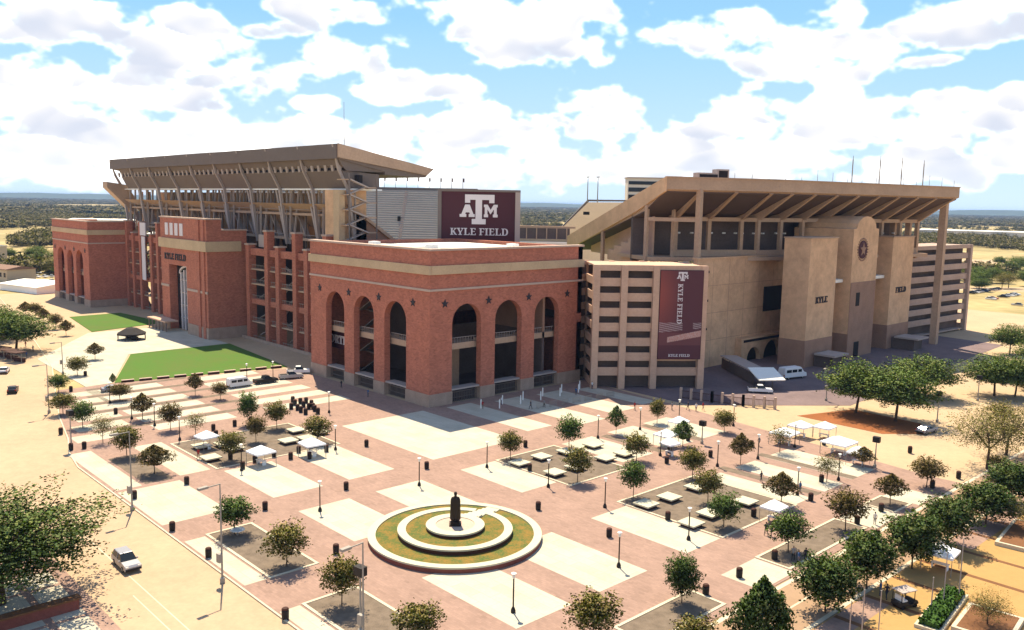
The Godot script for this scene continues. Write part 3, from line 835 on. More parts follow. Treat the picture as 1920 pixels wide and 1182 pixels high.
func corner_tower() -> void:
	var t := thing("brick_tower", "large red-brick corner entrance tower with six tall arches facing the plaza", "stadium tower")
	var fl := frame(Vector3(-55, 0, -38), Vector3(-1, 0, 0))
	var fr := frame(Vector3(-55, 0, -39.5), Vector3(0, 0, -1))
	tower_face(t, fl, -1.0, 47.0, [[8.0, 16.0], [20.0, 28.0], [32.0, 40.0]], [5.6, 18.0, 30.0, 42.6])
	tower_face(t, fr, 1.0, 44.0, [[4.4, 12.4], [16.4, 24.4], [28.4, 36.4]], [2.4, 14.4, 26.4, 38.9], true)
	put("wall", MB.new().box(-102, -100.5, 0, 32.2, -39.5, -83.5), "brick", t)
	put("wall", MB.new().box(-100.5, -55, 16.4, 32.2, -82, -83.5), "brick", t)
	put("wall", MB.new().box(-100.5, -55, 0, 14.3, -82, -83.5), "brick", t)
	put("roof_deck", MB.new().box(-100.5, -56.5, 30.6, 31.3, -39.5, -82), "membrane", t)
	put("roof_sheet", MB.new().box(-96, -62, 31.3, 31.5, -58, -80), "white_membrane", t)
	put("roof_sheet", MB.new().box(-99, -80, 31.3, 31.42, -42, -57), "membrane", t)
	for q in [[-70, -50], [-88, -47], [-66, -71]]:
		put("roof_unit", MB.new().box(q[0] - 1.2, q[0] + 1.2, 31.3, 32.6, q[1] - 0.9, q[1] + 0.9), "white_paint", t)
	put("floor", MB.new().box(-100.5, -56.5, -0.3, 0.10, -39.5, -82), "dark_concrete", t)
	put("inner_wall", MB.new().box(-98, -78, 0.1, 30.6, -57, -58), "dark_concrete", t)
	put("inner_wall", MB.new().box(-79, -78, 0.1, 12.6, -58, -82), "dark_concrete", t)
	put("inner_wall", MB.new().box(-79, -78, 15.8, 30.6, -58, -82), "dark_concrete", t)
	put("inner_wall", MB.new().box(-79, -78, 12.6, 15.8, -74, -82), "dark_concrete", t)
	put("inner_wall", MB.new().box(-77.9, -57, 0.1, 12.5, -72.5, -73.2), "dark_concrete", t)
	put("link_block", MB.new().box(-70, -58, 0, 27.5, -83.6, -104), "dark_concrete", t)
	for k in 7:
		put("link_parapet", MB.new().box(-57.4, -57.9, 3.0 + k * 3.45, 4.7 + k * 3.45, -83.6, -92), "concrete_pink", t)
	put("core", MB.new().box(-74, -66, 0.1, 11.0, -47, -55), "concrete", t)
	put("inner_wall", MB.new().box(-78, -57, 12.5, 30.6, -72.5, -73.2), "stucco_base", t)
	var st := MB.new()
	for k in 4:
		st.bar(Vector3(-92, 1 + k * 5.0, -46), Vector3(-84, 5.5 + k * 5.0, -46), 1.6, 0.3)
		st.bar(Vector3(-84, 5.5 + k * 5.0, -47.8), Vector3(-92, 6 + k * 5.0, -47.8), 1.6, 0.3)
	put("stair", st, "steel", t)
	# the large sign lettering inside the first arch
	var s := text("NORTH", 2.0, 0.2)
	var o := put("sign_lettering", s, "letter_white", t)
	o.position = Vector3(-97.0, 8.6, -42.0)
	o = put("sign_board", MB.new().box(-100.4, -93, 6.4, 10.4, -42.2, -42.5), "maroon", t)

func text(s: String, h: float, depth: float) -> TextMesh:
	var m := TextMesh.new()
	var f := SystemFont.new()
	f.font_names = PackedStringArray(["Droid Serif"])
	f.font_weight = 700
	m.font = f
	m.text = s
	m.font_size = 64
	m.pixel_size = h / 46.0
	m.depth = depth
	return m

func far_tower() -> void:
	var t := thing("brick_tower", "distant red-brick corner tower at the far end of the long facade", "stadium tower")
	tower_face(t, frame(Vector3(-262.5, 0, -36.7), Vector3(-1, 0, 0)), -1.0, 45.0, [[7.0, 15.5], [19.0, 26.5], [30.5, 39.0]], [4, 17.2, 28.5, 42.0])
	tower_face(t, frame(Vector3(-262.5, 0, -38.2), Vector3(0, 0, -1)), 1.0, 16.0, [], [], true)
	put("roof_deck", MB.new().box(-306, -264, 30.6, 31.3, -38.2, -54), "membrane", t)
	put("wall", MB.new().box(-307.5, -306, 0, 32.2, -38.2, -54), "brick", t)
	put("inner_wall", MB.new().box(-306, -290, 0, 30.6, -50, -51), "dark_concrete", t)

func portal() -> void:
	var t := thing("brick_gatehouse", "tall central red-brick gatehouse with one narrow arched window", "stadium gatehouse")
	var f := frame(Vector3(-164, 0, -39.5), Vector3(-1, 0, 0))
	var w := MB.new(); w.xf = f
	w.prism(PackedVector2Array([Vector2(0, 0), Vector2(15.2, 0), Vector2(15.2, 20.9), Vector2(28.8, 20.9), Vector2(28.8, 0), Vector2(35, 0), Vector2(35, 35.6), Vector2(0, 35.6)]), 0, 2.6)
	put("wall", w, "brick", t)
	put("wall", MB.new().box(-164, -165.5, 0, 35.6, -42.1, -44), "brick", t)
	put("wall", MB.new().box(-164, -165.5, 0, 32.4, -44, -52), "brick", t)
	put("wall", MB.new().box(-199, -197.5, 0, 35.6, -42.1, -52), "brick", t)
	put("roof_deck", MB.new().box(-197.5, -165.5, 31.6, 32.3, -44, -52), "membrane", t)
	put("wall", MB.new().box(-197.5, -165.5, 32.3, 35.6, -43.2, -44), "brick", t)
	for q in [[-199.3, -163.7, -39.2, -41.4, 35.6, 36.0], [-165.6, -163.7, -41.4, -44.2, 35.6, 36.0], [-165.7, -163.7, -44.2, -52.2, 32.4, 32.8]]:
		put("coping", MB.new().box(q[0], q[1], q[4], q[5], q[2], q[3]), "cap_stone", t)
	put("stone_band", MB.new().box(-199.4, -163.4, 26.2, 29.2, -38.85, -39.7), "band_stone", t)
	put("stone_band", MB.new().box(-164.2, -163.4, 26.2, 29.2, -39.7, -50), "band_stone", t)
	for q in [[-164, -179.0], [-193.0, -199]]:
		put("string_course", MB.new().box(q[0], q[1], 13.6, 14.3, -39.25, -39.7), "cap_stone", t)
		put("base_stone", MB.new().box(q[0] + (0.15 if q[0] == -164 else 0.0), q[1], 0, 3.4, -39.3, -39.8), "base_stone", t)
	put("base_stone", MB.new().box(-163.85, -164.3, 0, 3.4, -39.8, -51.8), "base_stone", t)
	for x in [-166.2, -169.6]:
		put("pilaster", MB.new().box(x - 0.8, x + 0.8, 0, 35.6, -39.1, -39.6), "brick", t)
	for k in 4:
		var x := -181.0 - k * 3.8
		put("louver_panel", MB.new().box(x - 2.3, x, 30.2, 34.0, -39.3, -39.7), "letter_white", t)
	# the arched window set back in its opening
	var g := MB.new(); g.xf = f
	g.box(15.2, 28.8, 0.0, 20.9, 2.7, 2.9)
	put("window_glass", g, "glass", t)
	for k in 5:
		var m := MB.new(); m.xf = f
		var x := 15.8 + k * 2.35
		m.box(x - 0.3, x + 0.3, 0, 20.0 - absf(x - 20.5) * 0.35, 2.2, 2.7)
		put("mullion", m, "letter_white", t)
	for y in [4.0, 8.0, 12.0, 16.0]:
		var m := MB.new(); m.xf = f
		m.box(15.4, 26.0, y - 0.14, y + 0.14, 2.3, 2.7)
		put("transom", m, "steel_light", t)
	var head := MB.new(); head.xf = f
	for k in 12:
		var a0 := PI * k / 12.0
		var a1 := PI * (k + 1) / 12.0
		head.bar(Vector3(20.6 + cos(a0) * 5.3, 18.0 + sin(a0) * 2.4, 2.3), Vector3(20.6 + cos(a1) * 5.3, 18.0 + sin(a1) * 2.4, 2.3), 0.5, 0.5)
	put("arched_head", head, "letter_white", t)
	var o := put("wall_lettering", text("KYLE FIELD", 2.0, 0.2), "letter_dark", t)
	o.position = Vector3(-187.6, 23.4, -39.38)
	put("entrance_canopy", MB.new().box(-201, -186, 3.0, 3.4, -35.0, -39.2), "concrete_pink", t)
	for k in 6:
		put("canopy_post", MB.new().box(-200.5 + k * 2.8, -200.2 + k * 2.8, 0, 3.0, -35.6, -35.3), "steel", t)

# ---------------------------------------------------------------- the long stand behind the left facade
func left_stand() -> void:
	var t := thing("roofed_stand", "long stadium stand with a flared steel roof above brick piers", "stadium stand")
	var xa := -111.0
	var xb := -279.0
	var f := frame(Vector3(xa, 0, -51.4), Vector3(0, 0, -1))       # local x inwards, z out of the near end (+x)
	var r := MB.new(); r.xf = f
	r.prism(PackedVector2Array([Vector2(0.0, 56.1), Vector2(30.4, 50.9), Vector2(28.0, 48.7), Vector2(14.5, 49.0), Vector2(14.5, 49.8), Vector2(0.6, 52.5)]), 0, xb - xa)
	put("roof", r, "roof_steel", t)
	var e := MB.new(); e.xf = f
	e.prism(PackedVector2Array([Vector2(-0.1, 56.4), Vector2(30.7, 51.1), Vector2(28.3, 49.3), Vector2(-0.1, 52.9)]), 0.02, 0.5)
	put("end_fascia", e, "concrete", t)
	e = MB.new()
	e.box(xa, xb, 52.6, 56.3, -51.0, -51.35)
	put("fascia", e, "roof_steel", t)
	# press level: outer wall leaning in towards its foot
	var p := MB.new(); p.xf = f
	p.prism(PackedVector2Array([Vector2(1.9, 49.7), Vector2(13.4, 49.0), Vector2(13.4, 45.0), Vector2(4.4, 45.0)]), -1.0, xb - xa + 6)
	put("press_level", p, "roof_steel", t)
	p = MB.new(); p.xf = f
	p.prism(PackedVector2Array([Vector2(2.2, 51.0), Vector2(2.6, 51.0), Vector2(2.6, 49.6), Vector2(2.2, 49.6)]), -0.8, xb - xa + 6)
	put("window_strip", p, "dark", t)
	p = MB.new(); p.xf = f
	p.prism(PackedVector2Array([Vector2(0.7, 52.6), Vector2(15, 50.2), Vector2(15, 49.6), Vector2(3.0, 49.6), Vector2(1.6, 51.0)]), -0.5, xb - xa + 6)
	put("soffit", p, "roof_steel", t)
	p = MB.new()
	p.box(xa, xb, 44.7, 45.1, -55.7, -65.0)
	put("painted_sunlit_edge", p, "white_paint", t)  # bright white stands for the sunlit deck seen beyond
	for k in 48:
		var b := MB.new(); b.xf = f
		var z := -1.5 - k * 3.45
		b.prism(PackedVector2Array([Vector2(1.5, 51.1), Vector2(2.1, 51.1), Vector2(2.1, 49.5), Vector2(1.8, 49.5)]), z, z - 1.1)
		put("window_post", b, "steel_light", t)
	for k in 10:
		var z := -1.0 - k * 18.4
		if k == 0: z = -1.4
		var b := MB.new(); b.xf = f
		b.prism(PackedVector2Array([Vector2(-0.6, 56.3), Vector2(0.1, 56.3), Vector2(0.7, 52.5), Vector2(2.0, 49.6), Vector2(4.6, 45.0), Vector2(3.6, 45.0), Vector2(1.0, 49.8)]), z, z - 0.6)
		put("fin", b, "steel_light", t)
		# the steel legs under each fin
		var o := Vector3(xa + z, 0, -51.4)
		for q in [[3.9, 45.0, 6.0, 29.0, 0.0, 0.0, 0.8], [5.0, 45.0, 6.4, 29.0, -4.4, -1.0, 0.55], [5.0, 45.0, 6.4, 29.0, 4.2, 0.9, 0.55], [7.0, 45.0, 7.0, 29.0, -1.6, -1.6, 0.5], [9.5, 45.0, 9.5, 26.0, -2.4, -2.4, 0.55], [9.5, 45.0, 9.5, 26.0, 2.2, 2.2, 0.55], [8, 45, 8, 28, 7.4, 7.4, 0.4], [6.5, 45, 7.0, 29, -7.0, -2.2, 0.45], [6.5, 45, 7.0, 29, 6.4, 1.9, 0.45], [9.0, 45, 9.0, 28, -5.6, -5.6, 0.4]]:
			if k == 0 and q[4] > 0.0: continue
			var m := MB.new()
			m.bar(o + Vector3(q[4], q[1], -q[0]), o + Vector3(q[5], q[3], -q[2]), q[6], q[6])
			put("leg", m, "steel_light" if q[6] > 0.4 else "steel", t)
	# the seating deck seen from below, its back wall and the concourse floors
	var d := MB.new(); d.xf = f
	d.prism(PackedVector2Array([Vector2(4.0, 40.9), Vector2(5.2, 40.9), Vector2(44, 15.7), Vector2(44, 14.2)]), -2.0, xb - xa)
	put("upper_deck", d, "concrete", t)
	put("back_wall", MB.new().box(-142, xb, 37.5, 44.0, -70.2, -70.8), "stucco", t)  # tan upper wall stands in for sunlit seats seen through the frame
	for y in [38.2, 31.0, 25.6]:
		put("concourse_floor", MB.new().box(-122, xb, y - 0.7, y, -57.5, -64), "concrete", t)
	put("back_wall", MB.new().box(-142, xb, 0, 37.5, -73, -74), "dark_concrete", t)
	for y in [39.2, 32.0, 26.6]:
		put("concourse_rail", MB.new().box(xa - 2, xb, y - 0.12, y, -57.6, -57.8), "steel_light", t)
	for k in 20:
		var x := xa - 6.0 - k * 8.3
		var s := MB.new()
		s.bar(Vector3(x, 31.0, -60.5), Vector3(x - 5.5, 38.0, -60.5), 1.4, 0.35)
		put("stair_flight", s, "steel_light", t)
		s = MB.new()
		s.box(x - 7.4, x - 6.8, 25, 44, -64, -64.6)
		put("column", s, "concrete", t)
		if k % 3 == 1:
			put("kiosk", MB.new().box(x - 4, x + 1, 31.0, 34.2, -65, -70), "stucco", t)
	# the tan end column and the stair tower beside it
	put("end_column", MB.new().box(-113.6, xa, 20, 44.7, -51.6, -53.4), "band_stone", t)
	put("end_wall", MB.new().box(-121, -114, 20, 44.7, -53.6, -62), "stucco", t)
	for k in 6:
		var y := 24.0 + k * 3.9
		var s := MB.new()
		s.bar(Vector3(-110.4, y, -53.6), Vector3(-110.4, y + 1.9, -59.0), 1.2, 0.3)
		put("stair_flight", s, "steel_light", t)
		s = MB.new()
		s.bar(Vector3(-109.0, y + 1.95, -59.0), Vector3(-109.0, y + 3.9, -53.6), 1.2, 0.3)
		put("stair_flight", s, "steel_light", t)
		put("stair_landing", MB.new().box(-108.4, -113, y + 1.75, y + 2.0, -59.0, -61.6), "concrete", t)
		put("stair_landing", MB.new().box(-108.4, -113, y + 3.75, y + 3.98, -52.4, -53.6), "concrete", t)
	for z in [-53.2, -61.6]:
		put("stair_post", MB.new().box(-108.7, -108.4, 20, 49, z - 0.15, z + 0.15), "steel", t)
	put("end_door", MB.new().box(-111.9, -111.0 + 1.03, 46.6, 48.6, -57.0, -58.2), "dark", t)
	var wd := MB.new(); wd.xf = f
	wd.prism(PackedVector2Array([Vector2(5.5, 39.9), Vector2(18.5, 31.6), Vector2(18.5, 20), Vector2(5.5, 20)]), -3.0, -4.0)
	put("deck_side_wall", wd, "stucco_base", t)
	# the tail of the deck beyond the far end
	wd = MB.new(); wd.xf = frame(Vector3(-280, 0, -50.5), Vector3(0, 0, -1))
	wd.prism(PackedVector2Array([Vector2(-1.4, 47.6), Vector2(6.0, 46.6), Vector2(9.0, 42.0), Vector2(9.0, 35.0), Vector2(-1.4, 45.4)]), 3, -2)
	put("deck_end", wd, "concrete", t)
	# brick piers, floors and rails of the lower facade
	for half in 2:
		var xs := [-159.7, -148.0, -141.5, -131.7, -125.5, -115.6, -109.0] if half == 0 else [-202.6, -214.0, -220.5, -230.3, -236.5, -247.0, -254.5, -261.0]
		for k in xs.size():
			var top := 32.6 if k % 2 == 1 else 28.3
			put("brick_pier", MB.new().box(xs[k] - 1.0, xs[k] + 1.0, 0, top, -50.0, -52.3), "brick", t)
			put("pier_cap", MB.new().box(xs[k] - 1.25, xs[k] + 1.25, top, top + 0.45, -49.75, -52.6), "cap_stone", t)
			if k < xs.size() - 1:
				var x0: float = xs[k] + (1.0 if half == 0 else -1.0)
				var x1: float = xs[k + 1] - (1.0 if half == 0 else -1.0)
				for y in [[10.8, 12.4, "brick"], [25.4, 27.4, "brick"], [5.2, 5.6, "concrete"], [16.6, 17.0, "concrete"], [21.0, 21.4, "concrete"]]:
					put("beam", MB.new().box(x0, x1, y[0], y[1], -50.7, -52.2), y[2], t)
				for y in [1.0, 6.2, 12.4, 17.6]:
					var s := MB.new()
					s.bar(Vector3(x0, y, -53.6), Vector3(x1, y + 3.6, -53.6), 0.9, 0.22)
					s.bar(Vector3(x1, y + 3.4, -55.2), Vector3(x0, y + 5.0, -55.2), 0.9, 0.22)
					put("stair_flight", s, "steel_light", t)
				var ra := MB.new()
				for y in [1.1, 6.7, 13.4, 18.1, 22.5]:
					ra.box(x0, x1, y - 0.05, y + 0.05, -50.9, -51.0)
					var n := int(absf(x1 - x0) / 0.9)
					for j in n:
						var x: float = x0 + (x1 - x0) * (j + 0.5) / n
						ra.box(x - 0.035, x + 0.035, y - 1.0, y, -50.92, -50.98)
				put("rail", ra, "galvanised", t)
	put("hanging_banner", MB.new().box(-243.6, -240.2, 11.5, 27.5, -49.4, -49.6), "letter_white", t)
	put("sign_panel", MB.new().box(-244.4, -239.2, 27.9, 32.6, -49.3, -49.7), "letter_white", t)
	put("sign_panel", MB.new().box(-157.0, -152.5, 27.8, 31.5, -52.4, -52.8), "steel_light", t)
	put("base_wall", MB.new().box(-104, -162.5, 0, 0.9, -49.2, -49.5), "base_stone", t)
	# masts on the roof
	var q := thing("roof_mast", "thin mast standing at the near corner of the flared roof", "mast", Vector3(-112, 56, -54))
	put("pole", MB.new().tube(Vector3.ZERO, Vector3(0, 11, 0), 0.12, 0.05, 6), "galvanised", q)

# ---------------------------------------------------------------- the raked stand with ramps and pylons
const E0 := Vector3(-50.7, 0, -109.26)
const E1 := Vector3(-35.92, 0, -138.0)
const E2 := Vector3(-18.58, 0, -214.0)
const N0 := Vector3(-0.889, 0, -0.457)
const N2 := Vector3(-0.975, 0, -0.222)

func loft(m: MB, prof: Array) -> void:     # prof: [distance inwards, height]; swept along E0, E1, E2
	var mid := (N0 + N2).normalized() / maxf(0.1, (N0 + N2).normalized().dot(N0))
	var at := [E0, E1, E2]
	var nn := [N0, mid, N2]
	for j in 2:
		for i in prof.size():
			var a = prof[i]
			var b = prof[(i + 1) % prof.size()]
			m.quad(at[j] + nn[j] * a[0] + Vector3.UP * a[1], at[j] + nn[j] * b[0] + Vector3.UP * b[1], at[j + 1] + nn[j + 1] * b[0] + Vector3.UP * b[1], at[j + 1] + nn[j + 1] * a[0] + Vector3.UP * a[1])
	for j in [0, 2]:
		var poly := PackedVector2Array()
		for q in prof: poly.append(Vector2(q[0], q[1]))
		var ix := Geometry2D.triangulate_polygon(poly)
		for i in range(0, ix.size(), 3):
			m.tri(at[j] + nn[j] * poly[ix[i]].x + Vector3.UP * poly[ix[i]].y, at[j] + nn[j] * poly[ix[i + 1]].x + Vector3.UP * poly[ix[i + 1]].y, at[j] + nn[j] * poly[ix[i + 2]].x + Vector3.UP * poly[ix[i + 2]].y)

func raked_stand() -> void:
	var t := thing("raked_stand", "tan concrete stadium stand whose ribbed upper deck overhangs its facade", "stadium stand")
	var m := MB.new()
	loft(m, [[0.0, 49.3], [0.8, 49.3], [0.8, 48.0], [72, 30.0], [72, 27.2], [16, 39.9], [12.5, 40.7], [0.0, 46.25]])
	put("upper_deck", m, "concrete", t)
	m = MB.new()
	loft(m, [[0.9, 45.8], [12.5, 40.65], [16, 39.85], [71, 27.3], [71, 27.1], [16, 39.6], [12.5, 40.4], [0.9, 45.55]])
	put("soffit", m, "soffit_paint", t)  # thin added sheet, underside shade put into its dark colour
	m = MB.new()
	loft(m, [[-0.25, 49.5], [0.9, 49.5], [0.9, 49.2], [-0.25, 49.2]])
	put("parapet_cap", m, "concrete", t)
	# side parapet running down the near end of the deck
	m = MB.new(); m.xf = frame(E0 - N0 * 0.2, N0)
	m.prism(PackedVector2Array([Vector2(0, 49.3), Vector2(72, 31.6), Vector2(72, 27.0), Vector2(55, 31.0), Vector2(17.2, 40.4), Vector2(0.0, 45.7)]), -0.6, -0.03)
	put("side_parapet", m, "stucco", t)
	# ribs, columns and the beam between them
	var spots := []
	for k in 3: spots.append([E0.lerp(E1, 0.30 + k * 0.32), N0, 14.0 - (2 - k) * 0.6])
	for k in 9: spots.append([E1.lerp(E2, 0.07 + k * 0.113), N2, 11.3])
	var prev = null
	for s in spots:
		var o: Vector3 = s[0]
		var nn: Vector3 = s[1]
		var b := MB.new(); b.xf = frame(o, nn)
		b.prism(PackedVector2Array([Vector2(0.1, 45.7), Vector2(s[2], 38.7), Vector2(s[2] + 1.4, 38.7), Vector2(s[2] + 5.0, 39.4), Vector2(s[2] + 0.6, 41.0), Vector2(0.9, 46.4)]), -0.45, 0.45)
		put("rib", b, "concrete", t)
		b = MB.new(); b.xf = frame(o + nn * (s[2] + 0.7), nn)
		b.box(-0.55, 0.55, 27.0, 39.2, -0.5, 0.5)
		put("column", b, "concrete", t)
		var here: Vector3 = o + nn * (s[2] + 0.7)
		if prev != null:
			b = MB.new()
			b.bar(prev + Vector3(0, 38.7, 0), here + Vector3(0, 38.7, 0), 0.7, 1.1)
			put("beam", b, "concrete", t)
			b = MB.new()
			b.bar(prev + Vector3(0, 29.4, 0) - nn * 0.3, here + Vector3(0, 29.4, 0) - nn * 0.3, 0.4, 1.9)
			put("concourse_parapet", b, "concrete", t)
			for j in 2:
				b = MB.new()
				var c: Vector3 = prev.lerp(here, 0.3 + 0.4 * j) + nn * 4.0
				b.box(c.x - 0.35, c.x + 0.35, 34.6, 35.0, c.z - 0.35, c.z + 0.35)
				put("light_fitting", b, "white_paint", t)
		prev = here
	m = MB.new()
	loft(m, [[20, 40.0], [21, 40.0], [21, 27.0], [20, 27.0]])
	put("back_wall", m, "dark_concrete", t)
	m = MB.new()
	loft(m, [[9, 28.6], [30, 28.6], [30, 27.6], [9, 27.6]])
	put("concourse_floor", m, "concrete", t)
	# columns under the near end
	for q in [[E0.lerp(E1, 0.30) + N0 * 0.6, 46.5, 1.3], [E0 + N0 * 11.0, 42.6, 0.9], [E0 + N0 * 41.5, 34.6, 0.9], [E0 + N0 * 11.0 + Vector3(3.5, 0, -7), 42.6, 0.8]]:
		var c: Vector3 = q[0]
		put("column", MB.new().box(c.x - q[2] * 0.5, c.x + q[2] * 0.5, 25, q[1], c.z - q[2] * 0.5, c.z + q[2] * 0.5), "concrete", t)
	m = MB.new()
	m.bar(E0 + N0 * 11.0 + Vector3(0, 38.6, 0), E0.lerp(E1, 0.30) + N0 * 0.6 + Vector3(0, 38.6, 0), 0.6, 1.0)
	put("beam", m, "concrete", t)
	m = MB.new(); m.xf = frame(E0 - N0 * 2 + Vector3(0.2, 0, -0.1), N0)
	m.prism(PackedVector2Array([Vector2(18, 27), Vector2(64, 27), Vector2(64, 28.9), Vector2(18, 39.3)]), 4.0, 4.5)
	put("end_wall", m, "concrete_pink", t)
	m = MB.new(); m.xf = frame(E0 + N0 * 12, N0)
	for k in 4: m.box(8.0 + k * 5, 13.0 + k * 5, 26, 33.0 - k * 1.3, 1.0, 2.6)
	put("stepped_wall", m, "concrete_pink", t)
	# the big tan wall
	m = MB.new()
	m.box(-45.2, -46.2, 0, 28.6, -116, -168)
	put("wall", m, "stucco", t)
	m = MB.new()
	m.box(-45.0, -46.6, 28.6, 29.0, -115.8, -168)
	put("coping", m, "stucco", t)
	put("wall", MB.new().box(-44.0, -45.0, 0, 33, -168, -216), "stucco", t)
	put("wall_opening", MB.new().box(-45.0, -45.25, 13.0, 20.0, -148.8, -160), "dark", t)
	for q in [[-121, 10], [-121, 17.5], [-121, 25]]:
		put("wall_vent", MB.new().box(-45.08, -45.3, q[1], q[1] + 0.6, q[0], q[0] - 0.6), "dark", t)
	for y in [7.2, 14.4, 21.6]:
		put("wall_joint", MB.new().box(-45.188, -45.3, y, y + 0.08, -116.2, -167.8), "stucco_base", t)
	for z in [-123.5, -138.5, -146.0, -153.5]:
		put("wall_joint", MB.new().box(-45.186, -45.3, 0, 28.4, z, z - 0.08), "stucco_base", t)
	put("wall_joint", MB.new().box(-45.185, -45.3, 0, 28.4, -131.0, -131.12), "stucco_base", t)
	# the entrance block at its foot
	m = MB.new(); m.xf = frame(Vector3(-43.2, 0, -135.6), Vector3(0, 0, -1))
	m.prism(arcade(22.5, 6.6, [[3.0, 9.6], [11.6, 20.5]], 0.5), 0, -2.0)
	put("entrance_wall", m, "stucco", t)
	put("entrance_slot", MB.new().box(-43.12, -43.3, 5.4, 6.1, -136.6, -157.0), "dark", t)
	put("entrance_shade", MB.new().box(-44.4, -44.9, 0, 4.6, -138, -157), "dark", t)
	# pylons with lettering
	for q in [[-142.4, -157.4, 34.2, -36.0, "KYLE", 20.0], [-192.6, -207.8, 33.9, -40.0, "FIELD", 29.8]]:
		var z0: float = q[0]
		put("pylon", MB.new().box(-28.5, q[3], 7.3, q[2], z0, q[1]), "stucco", t)
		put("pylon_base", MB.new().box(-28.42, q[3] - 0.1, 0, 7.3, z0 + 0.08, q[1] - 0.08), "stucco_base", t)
		put("pylon_cap", MB.new().box(-28.3, q[3] - 0.2, q[2], q[2] + 0.35, z0 + 0.2, q[1] - 0.2), "concrete", t)
		var o := put("wall_lettering", text(q[4], 1.75, 0.25), "letter_dark", t)
		o.rotation.y = PI / 2
		o.position = Vector3(-28.4, 17.8, (z0 + q[1]) / 2)
	var crest := MB.new(); crest.xf = frame(Vector3(-28.2, 0, -165.8), Vector3(0, 0, -1))
	var p := PackedVector2Array([Vector2(0, 7), Vector2(15.8, 7), Vector2(15.8, 36.6)])
	for k in 9:
		var a := PI * k / 8.0
		p.append(Vector2(7.9 + cos(a) * 6.0, 36.8 + sin(a) * 3.4))
	p.append(Vector2(0, 36.6))
	crest.prism(p, 0, -18)
	put("crest_pylon", crest, "stucco", t)
	put("pylon_base", MB.new().box(-28.05, -46, 0, 21.6, -165.9, -181.5), "stucco_base", t)
	put("pylon_slot", MB.new().box(-27.97, -28.2, 14.8, 18.6, -169.4, -171.6), "dark", t)
	put("pylon_door", MB.new().box(-27.97, -28.2, 0.1, 4.4, -170, -173), "dark", t)
	var em := MB.new()
	em.xf = Transform3D(Basis(Vector3(0, 0, -1), Vector3.UP, Vector3(1, 0, 0)), Vector3(-28.2, 30.8, -171.8))
	var ring := PackedVector2Array()
	for k in 24: ring.append(Vector2(cos(TAU * k / 24) * 2.6, sin(TAU * k / 24) * 2.6))
	em.prism(ring, 0.0, 0.2)
	put("emblem_disc", em, "maroon", t)
	em = MB.new(); em.xf = Transform3D(Basis(Vector3(0, 0, -1), Vector3.UP, Vector3(1, 0, 0)), Vector3(-28.0, 30.8, -171.8))
	em.prism(star(2.0), 0.0, 0.15)
	put("emblem_star", em, "stucco_base", t)
	em = MB.new()
	for k in 24:
		var a := TAU * k / 24
		em.box(-28.2, -28.0, 30.8 + sin(a) * 3.1 - 0.2, 30.8 + sin(a) * 3.1 + 0.2, -171.8 - cos(a) * 3.1 - 0.2, -171.8 - cos(a) * 3.1 + 0.2)
	put("emblem_studs", em, "stucco_base", t)
	for q in [[-157.4, -165.8], [-181.6, -192.6]]:
		put("link_slab", MB.new().box(-30.5, -40, 21.6, 22.5, q[0], q[1]), "white_membrane", t)
		put("link_wall", MB.new().box(-33.0, -34, 11.4, 16.0, q[0], q[1]), "stucco", t)
		put("link_pier", MB.new().box(-33.0, -34, 0, 11.4, q[1] + 2.0, q[1]), "stucco_base", t)
		put("link_door", MB.new().box(-36.0, -36.4, 0, 11.4, q[0], q[1] + 2.0), "dark", t)
	put("side_pier", MB.new().box(-30.0, -44, 0, 29.6, -207.9, -211.2), "concrete", t)
	# tall columns at the far end
	for q in [[-23.3, -215.7, 44.8, 1.0], [-34.0, -216.0, 42.0, 0.8], [-36.5, -210.5, 41.0, 0.8]]:
		put("column", MB.new().box(q[0] - q[3], q[0] + q[3], 0, q[2], q[1] - q[3], q[1] + q[3]), "concrete", t)
	put("booth_canopy", MB.new().box(-22.0, -27.8, 3.2, 3.7, -146.5, -154.5), "steel_light", t)
	put("booth", MB.new().box(-23.0, -28.3, 0, 3.2, -147.5, -153.5), "dark_concrete", t)
	put("booth_canopy", MB.new().box(-20.0, -27.2, 3.4, 3.9, -195, -203), "steel_light", t)
	put("booth", MB.new().box(-21.5, -28.3, 0, 3.4, -196, -202), "dark_concrete", t)

